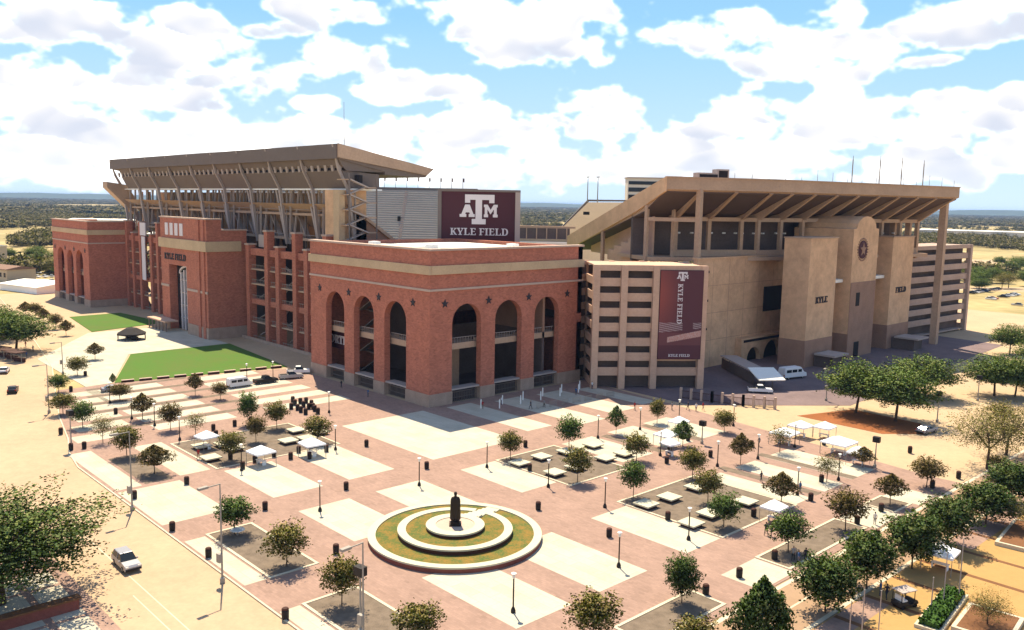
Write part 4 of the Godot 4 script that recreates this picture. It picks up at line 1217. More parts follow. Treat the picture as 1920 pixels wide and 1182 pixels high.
func ramp_tower(label: String, f: Transform3D, cols: Array, levels: int, top: float, step: float, depth: float, m: String) -> Node3D:
	# stacked ramp decks behind deep parapets between square columns; local z runs outwards
	var t := thing("ramp_tower", label, "ramp tower")
	var c := MB.new(); c.xf = f
	c.box(cols[0] + 0.4, cols[-1] - 0.4, 0.0, top - 1.0, -2.6, -3.0)
	put("inner_wall", c, "dark_concrete", t)
	for x in cols:
		c = MB.new(); c.xf = f
		c.box(x - 0.75, x + 0.75, 0, top, -1.2, 0.35)
		put("column", c, m, t)
		c = MB.new(); c.xf = f
		c.box(x - 0.6, x + 0.6, 0, top, -depth, -depth + 1.2)
		put("column", c, m, t)
	for k in levels:
		var y := top - 3.0 - k * step
		for j in cols.size() - 1:
			if y < 3.5: continue
			c = MB.new(); c.xf = f
			c.box(cols[j] + 0.75, cols[j + 1] - 0.75, y - 1.8, y, -0.95, -0.5)
			put("deck_parapet", c, m, t)
		c = MB.new(); c.xf = f
		c.box(cols[0], cols[-1], y - 1.9, y - 1.5, -depth, -0.4)
		put("deck", c, m, t)
		for e in 2:
			c = MB.new(); c.xf = f
			var x: float = cols[0] if e == 0 else cols[-1]
			c.box(x - 0.2, x + 0.2, y - 1.8, y, -depth + 1.2, -1.2)
			put("deck_parapet", c, m, t)
	for j in cols.size() - 1:
		c = MB.new(); c.xf = f
		c.box(cols[j] + 0.75, cols[j + 1] - 0.75, top - 1.3, top, -0.6, 0.1)
		put("top_beam", c, m, t)
	c = MB.new(); c.xf = f
	c.box(cols[0], cols[-1], top - 0.5, top - 0.2, -depth, -0.6)
	put("roof_deck", c, m, t)
	return t

# ---------------------------------------------------------------- university mark: a wide slab T over an A and an M
func mark(m: MB, s: float, d: float) -> void:
	var polys := [
		[[-1.45, 1.55], [1.65, 1.55], [1.65, 0.68], [1.1, 0.68], [1.1, 1.0], [0.35, 1.0], [0.35, -1.0], [0.75, -1.0], [0.75, -1.55], [-0.72, -1.55], [-0.72, -1.0], [-0.33, -1.0], [-0.33, 1.0], [-0.9, 1.0], [-0.9, 0.68], [-1.45, 0.68]],
		[[-2.0, -0.8], [-1.3, -0.8], [-1.3, -0.5], [-1.42, -0.5], [-1.36, -0.32], [-0.98, -0.32], [-0.92, -0.5], [-1.04, -0.5], [-1.04, -0.8], [-0.42, -0.8], [-0.42, -0.5], [-0.55, -0.5], [-0.95, 0.5], [-1.42, 0.5], [-1.82, -0.5], [-2.0, -0.5]],
		[[0.55, -0.8], [1.0, -0.8], [1.0, -0.5], [0.92, -0.5], [0.92, 0.02], [1.25, -0.5], [1.6, 0.02], [1.6, -0.5], [1.5, -0.5], [1.5, -0.8], [2.0, -0.8], [2.0, -0.5], [1.9, -0.5], [1.9, 0.25], [2.0, 0.25], [2.0, 0.52], [1.58, 0.52], [1.26, -0.02], [0.94, 0.52], [0.55, 0.52], [0.55, 0.25], [0.64, 0.25], [0.64, -0.5], [0.55, -0.5]]]
	for q in polys:
		var p := PackedVector2Array()
		for v in q: p.append(Vector2(v[0], v[1]) * s)
		m.prism(p, 0.0, d)

func scoreboard() -> void:
	var f := Basis(Vector3.UP, deg_to_rad(46.8))
	var t := thing("scoreboard", "maroon scoreboard back panel with large white block letters and steel frame", "scoreboard", Vector3(-97.2, 0, -87.4), deg_to_rad(46.8))
	var w := 11.3
	put("panel", MB.new().box(-w + 1.0, w - 1.4, 31.0, 45.0, -1.0, 0.0), "maroon", t)
	put("frame_top", MB.new().box(-w, w, 45.0, 45.6, -1.6, 0.4), "steel", t)
	put("frame_side", MB.new().box(-w, -w + 1.0, 26, 45.0, -1.6, 0.4), "steel", t)
	put("frame_side", MB.new().box(w - 1.4, w, 26, 45.0, -1.6, 0.4), "steel_light", t)
	for x in [-8.0, 8.0]:
		put("post", MB.new().box(x - 0.8, x + 0.8, 0, 31, -1.4, -0.2), "steel", t)
	var m := MB.new()
	m.xf = Transform3D(Basis(), Vector3(-0.1, 40.2, 0.0))
	mark(m, 2.6, 0.3)
	put("emblem", m, "letter_white", t)
	var o := put("lettering", text("KYLE FIELD", 1.9, 0.25), "letter_white", t)
	o.position = Vector3(0.1, 34.1, 0.15)

func banner() -> void:
	var f := frame(Vector3(-38, 0, -89.7), Vector3(0.62, 0, -0.785))
	var t := thing("hanging_banner", "tall maroon banner with white vertical lettering on the ramp tower", "banner")
	var z := -f.basis.z
	var fo := frame(Vector3(-38, 0, -89.7) , Vector3(0.62, 0, -0.785))
	# printed cloth: dark maroon, lighter to the upper left, with a view of a stadium across its lower part
	var im := Image.create(128, 256, false, Image.FORMAT_RGB8)
	var r := RandomNumberGenerator.new(); r.seed = 5
	for y in 256:
		for x in 128:
			var c := Color(0.085, 0.022, 0.030).lerp(Color(0.26, 0.055, 0.040), clampf(1.0 - x / 70.0, 0, 1) * clampf(1.1 - absf(y - 70.0) / 150.0, 0, 1))
			var u := x / 128.0
			var w := y / 256.0
			if w > 0.585 and w < 0.84:
				var rows := sin((w - 0.1 * u) * 260.0)
				if w < 0.70 - 0.05 * u and (u < 0.55 or u > 0.8): c = c.lerp(Color(0.5, 0.42, 0.42), 0.55 if rows > 0.2 else 0.1)
				elif w > 0.77 - 0.10 * u and w < 0.83 - 0.09 * u and u > 0.2: c = Color(0.42, 0.13, 0.09).lerp(Color(0.5, 0.4, 0.36), r.randf())
				elif w > 0.70: c = c.lerp(Color(0.16, 0.05, 0.05), 0.6)
			im.set_pixel(x, y, c.linear_to_srgb())
	var cm := StandardMaterial3D.new()
	cm.albedo_texture = ImageTexture.create_from_image(im)
	cm.roughness = 0.75
	M["banner_cloth"] = cm
	var q := QuadMesh.new()
	q.size = Vector2(9.9, 20.4)
	var o := put("cloth", q, "banner_cloth", t)
	o.transform = Transform3D(Basis(f.basis.x, Vector3.UP, f.basis.x.cross(Vector3.UP)), f * Vector3(6.0, 17.3, 0.55))
	put("backing", MBx(f, 0.9, 11.1, 7.0, 27.6, 0.1, 0.45), "maroon", t)
	var m := MB.new(); m.xf = f * Transform3D(Basis(), Vector3(6.1, 26.2, 0.56))
	mark(m, 0.66, 0.1)
	put("emblem", m, "letter_white", t)
	o = put("lettering", text("KYLE FIELD", 1.1, 0.1), "letter_white", t)
	o.transform = f * Transform3D(Basis(Vector3.BACK, -PI / 2), Vector3(5.7, 19.9, 0.6))
	o = put("lettering", text("KYLE FIELD", 0.6, 0.1), "letter_white", t)
	o.transform = f * Transform3D(Basis(), Vector3(6.0, 7.9, 0.6))

func MBx(f: Transform3D, x0: float, x1: float, y0: float, y1: float, z0: float, z1: float) -> MB:
	var m := MB.new()
	m.xf = f
	return m.box(x0, x1, y0, y1, z0, z1)

# ---------------------------------------------------------------- stands and buildings beyond
func bowl_stand(label: String, a: Vector3, b: Vector3, back: Vector3, y0: float, y1: float, run: float, rows: int, aisles: int, m: String) -> Node3D:
	# rows of seats rising from the line a-b (at height y0) backwards to y1
	var t := thing("seating_stand", label, "stadium stand")
	var d := b - a
	var len := d.length()
	var f := Transform3D(Basis(d.normalized(), Vector3.UP, d.normalized().cross(Vector3.UP)), a)
	var s := 1.0 if f.basis.z.dot(back) > 0 else -1.0
	var st := MB.new(); st.xf = f
	st.quad(Vector3(0, y0, 0), Vector3(len, y0, 0), Vector3(len, y1, s * run), Vector3(0, y1, s * run))
	st.quad(Vector3(len, y0 - 3.0, 0), Vector3(0, y0 - 3.0, 0), Vector3(0, y1 - 3.0, s * run), Vector3(len, y1 - 3.0, s * run))
	st.quad(Vector3(0, y0 - 3.0, 0), Vector3(len, y0 - 3.0, 0), Vector3(len, y0, 0), Vector3(0, y0, 0))
	for e in [0.0, len]: st.quad(Vector3(e, y0 - 3.0, 0), Vector3(e, y0, 0), Vector3(e, y1, s * run), Vector3(e, y1 - 3.0, s * run))
	put("seat_bank", st, m, t)
	st = MB.new(); st.xf = f
	for k in rows:
		var h0 := y0 + (y1 - y0) * (k + 0.5) / rows
		var z0 := s * run * (k + 0.5) / rows
		st.box(0.2, len - 0.2, h0 - 0.1, h0 + 0.28, z0 - 0.18, z0 + 0.18)
	var o := put("seat_rows", st, "steel_light", t)
	o.set_meta("kind", "stuff")
	for k in aisles:
		var c := MB.new(); c.xf = f
		var x := len * (k + 0.6) / aisles
		for j in rows:
			var h0 := y0 + (y1 - y0) * j / rows
			c.box(x - 0.7, x + 0.7, h0 - 0.5, h0 + 0.35, s * run * j / rows + s * 0.02, s * (run * (j + 1) / rows + 0.01))
		put("aisle", c, "cap_stone", t)
		c = MB.new(); c.xf = f
		var hm := y0 + (y1 - y0) * 0.45
		c.box(x - 2.0, x - 0.8, hm, hm + 2.2, s * run * 0.45, s * run * 0.5)
		put("entry_door", c, "dark", t)
	var w := MB.new(); w.xf = f
	w.box(0, len, y1 - 1.2, y1 + 1.1, s * run, s * (run + 0.8))
	put("rear_parapet", w, "steel", t)
	w = MB.new(); w.xf = f
	w.box(0, len, 0, y1 - 1.2, s * (run + 0.05), s * (run + 0.7))
	put("rear_wall", w, "concrete", t)
	return t

func beyond() -> void:
	var d := Vector3(0.684, 0, -0.729)
	var back := Vector3(-0.729, 0, -0.684)
	var c := Vector3(-222, 0, -140)
	bowl_stand("steep pale grey seating bank with pale aisles behind the maroon scoreboard", c - d * 75, c + d * 40, back, 22, 47.2, 30, 26, 5, "seat_concrete")
	for k in 13:
		var p := c - d * 28 + d * 5.1 * k + back * 30.6
		var q := thing("flagpole", "flagpole in the row along the rim of the pale seating bank", "flagpole", Vector3(p.x, 47.5, p.z), 0.0, "flagpoles on the far rim")
		put("pole", MB.new().tube(Vector3.ZERO, Vector3(0, 5.5, 0), 0.14, 0.08, 6), "galvanised", q)
		put("flag", MB.new().box(0.1, 1.1, 3.6, 5.3, -0.03, 0.03), "maroon" if k % 3 == 0 else "steel_light", q)
	# the wedge of the opposite stand showing left of the raked deck
	var t := thing("seating_wedge", "sunlit tan end of the opposite stand beside the scoreboard", "stadium stand")
	var m := MB.new(); m.xf = frame(Vector3(-156, 0, -161), d) * Transform3D(Basis(Vector3.RIGHT, -0.72), Vector3(0, 27, 0)) * Transform3D(Basis.from_scale(Vector3(1, 1.33, 1)), Vector3(0, -27.0 * 1.33, 0))
	m.prism(PackedVector2Array([Vector2(0, 27), Vector2(8, 27.6), Vector2(13, 31.2), Vector2(24.5, 43.0), Vector2(40, 43.2), Vector2(40, 20), Vector2(0, 20)]), 0, -1.2)
	put("side_wall", m, "band_stone", t)
	m = MB.new(); m.xf = frame(Vector3(-156, 0, -161), d)
	m.prism(PackedVector2Array([Vector2(12.6, 31.5), Vector2(13.2, 31.5), Vector2(24.7, 43.3), Vector2(40, 43.5), Vector2(40, 44.1), Vector2(24.3, 44.0)]), 0.1, -2.5)
	put("edge_rail", m, "steel", t)
	m = MB.new(); m.xf = frame(Vector3(-156, 0, -161), d)
	m.box(22.6, 25.0, 38.2, 39.4, 0.05, 0.2)
	put("vomitory", m, "dark", t)
	t = thing("bowl_concourse", "low dark bowl concourse with pale ledges beside the scoreboard", "stadium concourse")
	for q in [[-15, 12, 29.6, 33.4, 0.0, 0.5, "dark_concrete"], [-15, 14, 33.4, 34.2, 0.4, -1.5, "concrete"], [-15, 12, 25, 29.6, 0.6, 0.0, "band_stone"], [-15, 14, 27.8, 28.6, 4.0, 0.7, "white_membrane"], [0, 16, 24, 27.6, 6.0, 4.2, "band_stone"]]:
		m = MB.new(); m.xf = frame(Vector3(-138, 0, -150), d)
		m.box(q[0], q[1], q[2], q[3], q[5], q[4])
		put("ledge", m, q[6], t)
	for k in 8:
		m = MB.new(); m.xf = frame(Vector3(-138, 0, -150), d)
		m.box(-14.5 + k * 3.6, -14.1 + k * 3.6, 29.6, 33.4, 0.55, 0.9)
		put("post", m, "concrete", t)
	for k in 2:
		var q := thing("light_mast", "%s of two thin masts rising left of the raked deck" % ["left one", "right one"][k], "mast", Vector3(-138.6 + k * 2.6, 43, -177.5 - k * 2.8))
		put("pole", MB.new().tube(Vector3.ZERO, Vector3(0, 9.4, 0), 0.22, 0.14, 6), "galvanised", q)
		put("lamp_head", MB.new().box(-0.7, 0.7, 9.2, 9.7, -0.25, 0.25), "white_paint", q)
	# press box rising behind the raked deck
	t = thing("press_box", "blue-grey press box with dark window bands behind the raked deck", "building", Vector3(-177, 0, -262), deg_to_rad(46.8))
	put("wall", MB.new().box(-9, 24, 30, 55.0, -10, 0), "plaster", t)
	for y in [[52.0, 53.6], [48.6, 50.6], [45.2, 47.2]]:
		put("window_band", MB.new().box(-8.6, 24, y[0], y[1], 0, 0.15), "glass", t)
	put("roof", MB.new().box(-9.4, 24.4, 55.0, 55.5, -10.4, 0.4), "steel_light", t)
	# units and masts along the top of the raked deck
	for q in [[0.42, 5.0, 6.0, 2.0], [0.55, 5.0, 3.4, 3.0]]:
		var p: Vector3 = E0.lerp(E1, q[0]) + N0 * q[1]
		t = thing("roof_unit", "%s grey rooftop unit above the tan raked deck" % ["long low" if q[2] > 5 else "taller small"][0], "roof unit", Vector3(p.x, 47.6, p.z), deg_to_rad(62.8))
		put("housing", MB.new().box(-q[2] / 2, q[2] / 2, 0, q[3] + 1.2, -1.4, 1.4), "steel_light", t)
		put("grille", MB.new().box(-q[2] / 2 + 0.4, q[2] / 2 - 0.4, 1.6, q[3] + 0.8, 1.4, 1.45), "dark", t)
	for q in [[0.37, 10.5], [0.52, 11.0], [0.645, 11.0], [0.775, 10.5]]:
		var p: Vector3 = E1.lerp(E2, q[0]) + N2 * 0.6
		t = thing("roof_mast", "tall bare mast on the rim of the raked deck", "mast", Vector3(p.x, 49.3, p.z), 0.0, "masts on the raked deck")
		put("pole", MB.new().tube(Vector3.ZERO, Vector3(0, q[1] * 0.62, 0), 0.16, 0.14, 6), "galvanised", t)
		put("upper_pole", MB.new().tube(Vector3(0, q[1] * 0.62, 0), Vector3(0, q[1] * 0.72, 0), 0.10, 0.06, 6), "galvanised", t)
	for k in 16:
		var p: Vector3 = E1.lerp(E2, -0.2 + k * 0.078) + N2 * 0.5
		t = thing("rim_post", "short thin post on the rim of the raked deck", "post", Vector3(p.x, 49.3, p.z), 0.0, "short posts on the raked deck")
		put("pole", MB.new().tube(Vector3.ZERO, Vector3(0, 1.4 + (k * 7 % 4) * 0.6, 0), 0.07, 0.05, 5), "galvanised", t)

# ---------------------------------------------------------------- trees
func crown(seed_: int, shape: int, leaves: int, size: float, cols: Array) -> MB:
	# many small leaf clumps through a lumpy volume one metre wide and one metre high, base at y = 0
	var r := RandomNumberGenerator.new()
	r.seed = seed_
	var f := FastNoiseLite.new()
	f.seed = seed_ * 13; f.noise_type = FastNoiseLite.TYPE_SIMPLEX_SMOOTH; f.frequency = 1.0; f.fractal_octaves = 2
	var m := MB.new()
	var made := 0
	while made < leaves:
		var d := Vector3(r.randfn(), r.randfn(), r.randfn()).normalized()
		var k := pow(r.randf(), 0.42)
		var lump := 1.0 + 0.62 * f.get_noise_3dv(d * 1.5) + 0.34 * f.get_noise_3dv(d * 4.0 + Vector3(7, 0, 0))
		var p: Vector3
		if shape == 0:       # rounded, a little taller than wide
			p = Vector3(0, 0.47, 0) + Vector3(d.x * 0.47, d.y * 0.48, d.z * 0.47) * lump * k
		elif shape == 1:     # upright, wider below
			var y := clampf(0.5 + d.y * 0.5 * k, 0.0, 1.0)
			var w := (0.52 * pow(1.0 - y, 0.75) + 0.03) * smoothstep(-0.12, 0.34, y)
			p = Vector3(d.x * w * lump * 1.15, y, d.z * w * lump * 1.15) * Vector3(sqrt(k) * 1.1, 1, sqrt(k) * 1.1)
		else:                # broad spreading crown with a flattened underside
			p = Vector3(0, 0.42, 0) + Vector3(d.x * 0.50, d.y * (0.55 if d.y > 0 else 0.30), d.z * 0.50) * lump * k
		if f.get_noise_3dv(p * 5.5 + Vector3(0, 31, 0)) < -0.22 and r.randf() < 0.85: continue
		if p.y < -0.02 or p.y > 1.04: continue
		made += 1
		var s := size * r.randf_range(0.6, 1.25)
		var u := Vector3(r.randfn(), r.randfn(), r.randfn()).normalized()
		var v := u.cross(Vector3(r.randfn(), r.randfn(), r.randfn())).normalized()
		var nn: Vector3 = (d + Vector3(0, 0.35, 0)).normalized()
		var pick := clampf(0.5 + f.get_noise_3dv(p * 3.0) * 1.1 + r.randf_range(-0.25, 0.25), 0.0, 0.999)
		m.tint = (cols[int(pick * cols.size())] as Color) * r.randf_range(0.65, 1.35)
		m.vert(p - u * s, nn); m.vert(p + v * s * 0.7, nn); m.vert(p + u * s, nn)
		m.vert(p - u * s, nn); m.vert(p + u * s, nn); m.vert(p - v * s * 0.7, nn)
	return m

func trunk(seed_: int, crown_base: float, forks: int, spread: float, r0: float) -> MB:
	var r := RandomNumberGenerator.new()
	r.seed = seed_
	var m := MB.new()
	var top := Vector3(r.randf_range(-0.02, 0.02), crown_base, r.randf_range(-0.02, 0.02))
	m.tube(Vector3.ZERO, top, r0, r0 * 0.72, 7)
	for k in forks:
		var a := TAU * (k + r.randf() * 0.6) / forks
		var mid := top + Vector3(cos(a) * spread * 0.45, (0.85 - crown_base) * 0.45, sin(a) * spread * 0.45)
		var end := top + Vector3(cos(a) * spread, (0.85 - crown_base) * r.randf_range(0.7, 1.0), sin(a) * spread)
		m.tube(top, mid, r0 * 0.55, r0 * 0.36, 5)
		m.tube(mid, end, r0 * 0.36, r0 * 0.12, 5)
		for j in 2:
			var e2 := mid + Vector3(r.randf_range(-1, 1) * spread * 0.5, (0.9 - crown_base) * 0.35, r.randf_range(-1, 1) * spread * 0.5)
			m.tube(mid, e2, r0 * 0.26, r0 * 0.08, 4)
	return m

const OLIVE := [Color(0.215, 0.180, 0.061), Color(0.146, 0.152, 0.048), Color(0.259, 0.198, 0.077)]
const GREEN := [Color(0.097, 0.153, 0.046), Color(0.153, 0.207, 0.057), Color(0.081, 0.118, 0.044)]
const BROWN := [Color(0.170, 0.120, 0.050), Color(0.125, 0.105, 0.042), Color(0.200, 0.140, 0.060)]
const SPARSE := [Color(0.255, 0.212, 0.093), Color(0.187, 0.170, 0.076)]
const DARK := [Color(0.064, 0.099, 0.035), Color(0.095, 0.141, 0.046), Color(0.136, 0.159, 0.057)]
const OAK := [Color(0.134, 0.186, 0.060), Color(0.196, 0.222, 0.072), Color(0.088, 0.134, 0.046)]

# prototypes: crown and trunk one metre high over all; the crown starts at `low`
func tree_root(called: String, low: float, shape: int, leaves: int, size: float, cols: Array, seed_: int, forks := 4, spread := 0.26, r0 := 0.016, wide := 1.0) -> Node3D:
	var t := Node3D.new()
	t.name = called
	t.set_meta("category", "tree")
	var c := put("crown", crown(seed_, shape, leaves, size, cols), "leaf", t)
	c.position = Vector3(0, low, 0)
	c.scale = Vector3(wide, 1.0 - low, wide)
	put("trunk", trunk(seed_ + 7, low + 0.08, forks, spread * wide, r0), "bark", t)
	return t

func trees() -> void:
	var kinds := {
		0: [tree_root("young_tree", 0.30, 0, 4200, 0.030, OLIVE, 1), tree_root("young_tree", 0.28, 0, 4000, 0.030, OLIVE, 2)],
		1: [tree_root("young_tree", 0.30, 0, 4400, 0.030, GREEN, 3), tree_root("young_tree", 0.27, 0, 4200, 0.030, GREEN, 4)],
		2: [tree_root("young_tree", 0.24, 1, 3600, 0.029, GREEN, 5)],
		3: [tree_root("young_tree", 0.28, 1, 3600, 0.030, BROWN, 6), tree_root("young_tree", 0.30, 0, 3900, 0.030, BROWN, 8)],
		4: [tree_root("young_tree", 0.30, 0, 1500, 0.026, SPARSE, 9)],
		5: [tree_root("street_tree", 0.22, 0, 9000, 0.025, DARK, 10), tree_root("street_tree", 0.22, 0, 9000, 0.025, DARK, 11)],
		6: [tree_root("street_tree", 0.12, 1, 8500, 0.024, DARK, 12)],
	}
	var n := 0
	for q in TREES:
		var p = kinds[int(q[4])]
		n += 1
		var w: float = q[3] * (1.14 if int(q[4]) < 5 else 1.0)
		var t := copy(p[n % p.size()], Vector3(q[0], 0.06, q[1]), n * 2.4, q[5], Vector3(w, q[2], w))
		t.set_meta("group", "young plaza trees" if int(q[4]) < 5 else "trees along the street")
	for k in kinds:
		for p in kinds[k]: p.free()
	# large old oaks
	var oaks := [tree_root("live_oak", 0.24, 2, 15000, 0.0175, OAK, 21, 5, 0.34, 0.022), tree_root("live_oak", 0.22, 2, 15000, 0.0175, OAK, 22, 5, 0.34, 0.022), tree_root("live_oak", 0.25, 2, 6000, 0.0125, SPARSE + OLIVE, 23, 6, 0.36, 0.02), tree_root("live_oak", 0.20, 2, 34000, 0.0105, OAK + DARK, 25, 6, 0.36, 0.022)]
	for q in [[3.9, -104.3, 11.0, 13.5, 0, "broad live oak at the bare soil patch, yellowish side towards the tan stadium"], [12.3, -103.8, 11.0, 14.5, 1, "broad green live oak in front at the bare soil patch"],
			[7.0, -132, 9.5, 14.5, 0, "broad green live oak behind the two at the bare soil patch"], [17.0, -146, 9.5, 13.0, 1, "green live oak at the rear of the oak group, farthest from the plaza"],
			[36, -83.4, 10.2, 13.0, 2, "thin-leaved spreading oak with bare forked limbs beside the street"], [35.3, -95, 9.8, 13.0, 2, "thin-leaved oak behind the bare-forked one beside the street"],
			[-0.5, -213.6, 9.0, 10.5, 1, "dark oak near the foot of the second ramp tower"], [20.4, -149, 9.6, 10.5, 0, "dark oak on the brown slope at the frame edge"],
			[-14.5, 48.5, 11.6, 19.5, 3, "large dark green oak leaning over the near pavement and low wall"], [-175, 9.3, 10.5, 17, 0, "large green oak across the pale road by the red awnings"], [-200, 9, 10, 16, 1, "green oak behind the one across the pale road"],
			[52, -92, 8.5, 9, 0, "dark oak on the brick apron at the street end"], [50, -56, 5, 5.5, 2, "low spiky bare tree in the corner planter"], [55.5, -24, 4.2, 4.6, 2, "dry brown shrub-like tree in the orange walk planter"],
			[34, -150, 9, 11, 1, "oak on the far brown slope behind the brick apron"], [14, -190, 9, 12, 0, "oak before the parking lots past the second ramp tower"]]:
		copy(oaks[q[4]], Vector3(q[0], 0.05, q[1]), q[0] * 0.7, q[5], Vector3(q[3], q[2], q[3])).set_meta("group", "large oaks")
	# scattered trees past the second ramp tower and past the far brick tower
	var r := RandomNumberGenerator.new(); r.seed = 63
	for k in 64:
		var right := k < 46
		var at := Vector3(r.randf_range(-150, 25), 0, 0) if right else Vector3(r.randf_range(-600, -360), 0, r.randf_range(-120, -55))
		if right: at.z = -330.0 - (20.0 - at.x) * 1.15 - r.randf_range(-25, 150)
		var s := r.randf_range(7, 11)
		copy(oaks[[0, 1, 2, 1][k % 4]], at, k * 1.3, "brown-green tree among the lots %s" % ["past the far brick tower", "beyond the second ramp tower"][int(right)], Vector3(s * 1.3, s, s * 1.3)).set_meta("group", "trees among the far lots")
	for o in oaks: o.free()

func grove(seed_: int, leaves: int, size: float) -> MB:
	var m := crown(seed_, 2, leaves, size, [Color(0.19, 0.155, 0.075), Color(0.23, 0.19, 0.095), Color(0.13, 0.115, 0.055)])
	return m

func far_woods() -> void:
	# woods far behind the stadium: nobody could count these crowns
	var mesh := grove(31, 220, 0.09).mesh(true)
	var r := RandomNumberGenerator.new()
	r.seed = 77
	var f := FastNoiseLite.new()
	f.seed = 3; f.frequency = 0.0028; f.fractal_octaves = 3
	var eye := Vector3(82.25, 0, 67.95)
	for band in 2:
		var at := []
		var tries := 26000 if band == 0 else 30000
		for i in tries:
			var az := deg_to_rad(46.8 + r.randf_range(-40, 40))
			var d := (330.0 + 2300.0 * pow(r.randf(), 1.6)) if band == 0 else (2200.0 + 8500.0 * pow(r.randf(), 1.3))
			var p := eye + Vector3(-sin(az), 0, -cos(az)) * d
			if p.x > -345 and p.x < 30 and p.z > -330 and p.z < 60: continue
			if p.x > -420 and p.z > -75 and p.z < 70: continue
			if band == 0 and f.get_noise_2d(p.x, p.z * 1.0) < 0.02 + (0.18 if d < 1000 else 0.03): continue
			if band == 1 and f.get_noise_2d(p.x * 0.35, p.z * 0.35) < -0.05: continue
			var w := r.randf_range(8, 14) if band == 0 else r.randf_range(26, 46)
			var h := r.randf_range(6, 10) if band == 0 else r.randf_range(9, 14)
			at.append(Transform3D(Basis(Vector3.UP, r.randf() * TAU).scaled(Vector3(w, h, w)), p))
		var mm := MultiMesh.new()
		mm.transform_format = MultiMesh.TRANSFORM_3D
		mm.mesh = mesh
		mm.instance_count = at.size()
		for i in at.size(): mm.set_instance_transform(i, at[i])
		var o := MultiMeshInstance3D.new()
		o.multimesh = mm
		o.material_override = M["leaf"]
		o.name = "distant_woods" if band == 0 else "horizon_woods"
		add_child(o)
		o.set_meta("kind", "stuff")
		o.set_meta("label", "brown-green scattered woods beyond the stadium" if band == 0 else "hazy blue-green woods along the horizon")
		o.set_meta("category", "woods")

# ---------------------------------------------------------------- small things
func litter_bin() -> Node3D:
	var t := Node3D.new(); t.name = "litter_bin"
	put("body", MB.new().lathe([[0.0, 0.0], [0.36, 0.0], [0.40, 0.08], [0.42, 0.95], [0.38, 1.0], [0.0, 1.0]], 14), "black_iron", t)
	put("lid", MB.new().lathe([[0.40, 1.06], [0.42, 1.10], [0.30, 1.24], [0.0, 1.30]], 14), "rust", t)
	put("lid_post", MB.new().box(-0.3, -0.24, 1.0, 1.08, -0.04, 0.04).box(0.24, 0.3, 1.0, 1.08, -0.04, 0.04), "black_iron", t)
	return t

func lamp_post() -> Node3D:
	var t := Node3D.new(); t.name = "lamp_post"
	put("base", MB.new().lathe([[0.26, 0.0], [0.26, 0.25], [0.17, 0.5], [0.11, 0.6]], 10), "black_iron", t)
	put("pole", MB.new().tube(Vector3(0, 0.6, 0), Vector3(0, 3.7, 0), 0.085, 0.075, 8), "bronze", t)
	put("lantern", MB.new().lathe([[0.08, 3.7], [0.15, 3.78], [0.17, 4.15], [0.15, 4.2]], 10), "lamp_glass", t)
	put("cap", MB.new().lathe([[0.30, 4.2], [0.28, 4.26], [0.0, 4.36]], 12), "lamp_glass", t)
	return t

func street_light(h: float, square: bool) -> Node3D:
	var t := Node3D.new(); t.name = "street_light"
	put("base", MB.new().lathe([[0.28, 0.0], [0.28, 0.5], [0.16, 0.62]], 10), "galvanised", t)
	put("pole", MB.new().tube(Vector3(0, 0.5, 0), Vector3(0, h, 0), 0.12, 0.07, 8), "galvanised", t)
	if square:
		put("lamp_head", MB.new().box(-0.55, 0.55, h - 0.9, h, -0.4, 0.4), "black_iron", t)
		put("lens", MB.new().box(-0.45, 0.45, h - 0.94, h - 0.9, -0.3, 0.3), "lamp_glass", t)
	else:
		put("arm", MB.new().bar(Vector3(0, h - 0.06, 0), Vector3(0, h - 0.06, 2.0), 0.1, 0.1), "galvanised", t)
		put("lamp_head", MB.new().box(-0.22, 0.22, h - 0.14, h + 0.10, 1.5, 2.6), "galvanised", t)
		put("lens", MB.new().box(-0.18, 0.18, h - 0.17, h - 0.14, 1.6, 2.5), "lamp_glass", t)
		put("control_box", MB.new().box(-0.3, 0.3, 2.4, 3.4, 0.12, 0.5), "galvanised", t)
	return t

func slab_bench() -> Node3D:
	var t := Node3D.new(); t.name = "slab_bench"
	put("seat", MB.new().box(-1.35, 1.35, 0.42, 0.62, -1.35, 1.35), "slab_stone", t)
	put("plinth", MB.new().box(-1.0, 1.0, 0.0, 0.42, -1.0, 1.0), "rust", t)
	return t

func canopy_tent() -> Node3D:     # three metres square
	var t := Node3D.new(); t.name = "canopy_tent"
	var m := MB.new()
	var top := Vector3(0, 3.35, 0)
	var c := [Vector3(-1.55, 2.35, 1.55), Vector3(1.55, 2.35, 1.55), Vector3(1.55, 2.35, -1.55), Vector3(-1.55, 2.35, -1.55)]
	for k in 4:
		var a: Vector3 = c[k]
		var b: Vector3 = c[(k + 1) % 4]
		var sag := (a + b) / 2 + Vector3(0, -0.06, 0)
		m.tri(a, sag, top); m.tri(sag, b, top)
		m.quad(a - Vector3(0, 0.28, 0), b - Vector3(0, 0.28, 0), b, sag); m.tri(a - Vector3(0, 0.28, 0), sag, a)
	put("canopy", m, "canvas", t)
	for p in c:
		put("leg", MB.new().box(p.x * 0.97 - 0.03, p.x * 0.97 + 0.03, 0, 2.35, p.z * 0.97 - 0.03, p.z * 0.97 + 0.03), "galvanised", t)
	put("table", MB.new().box(-0.9, 0.9, 0.70, 0.75, -0.4, 0.4).box(-0.8, -0.74, 0, 0.7, -0.3, 0.3).box(0.74, 0.8, 0, 0.7, -0.3, 0.3), "white_paint", t)
	return t

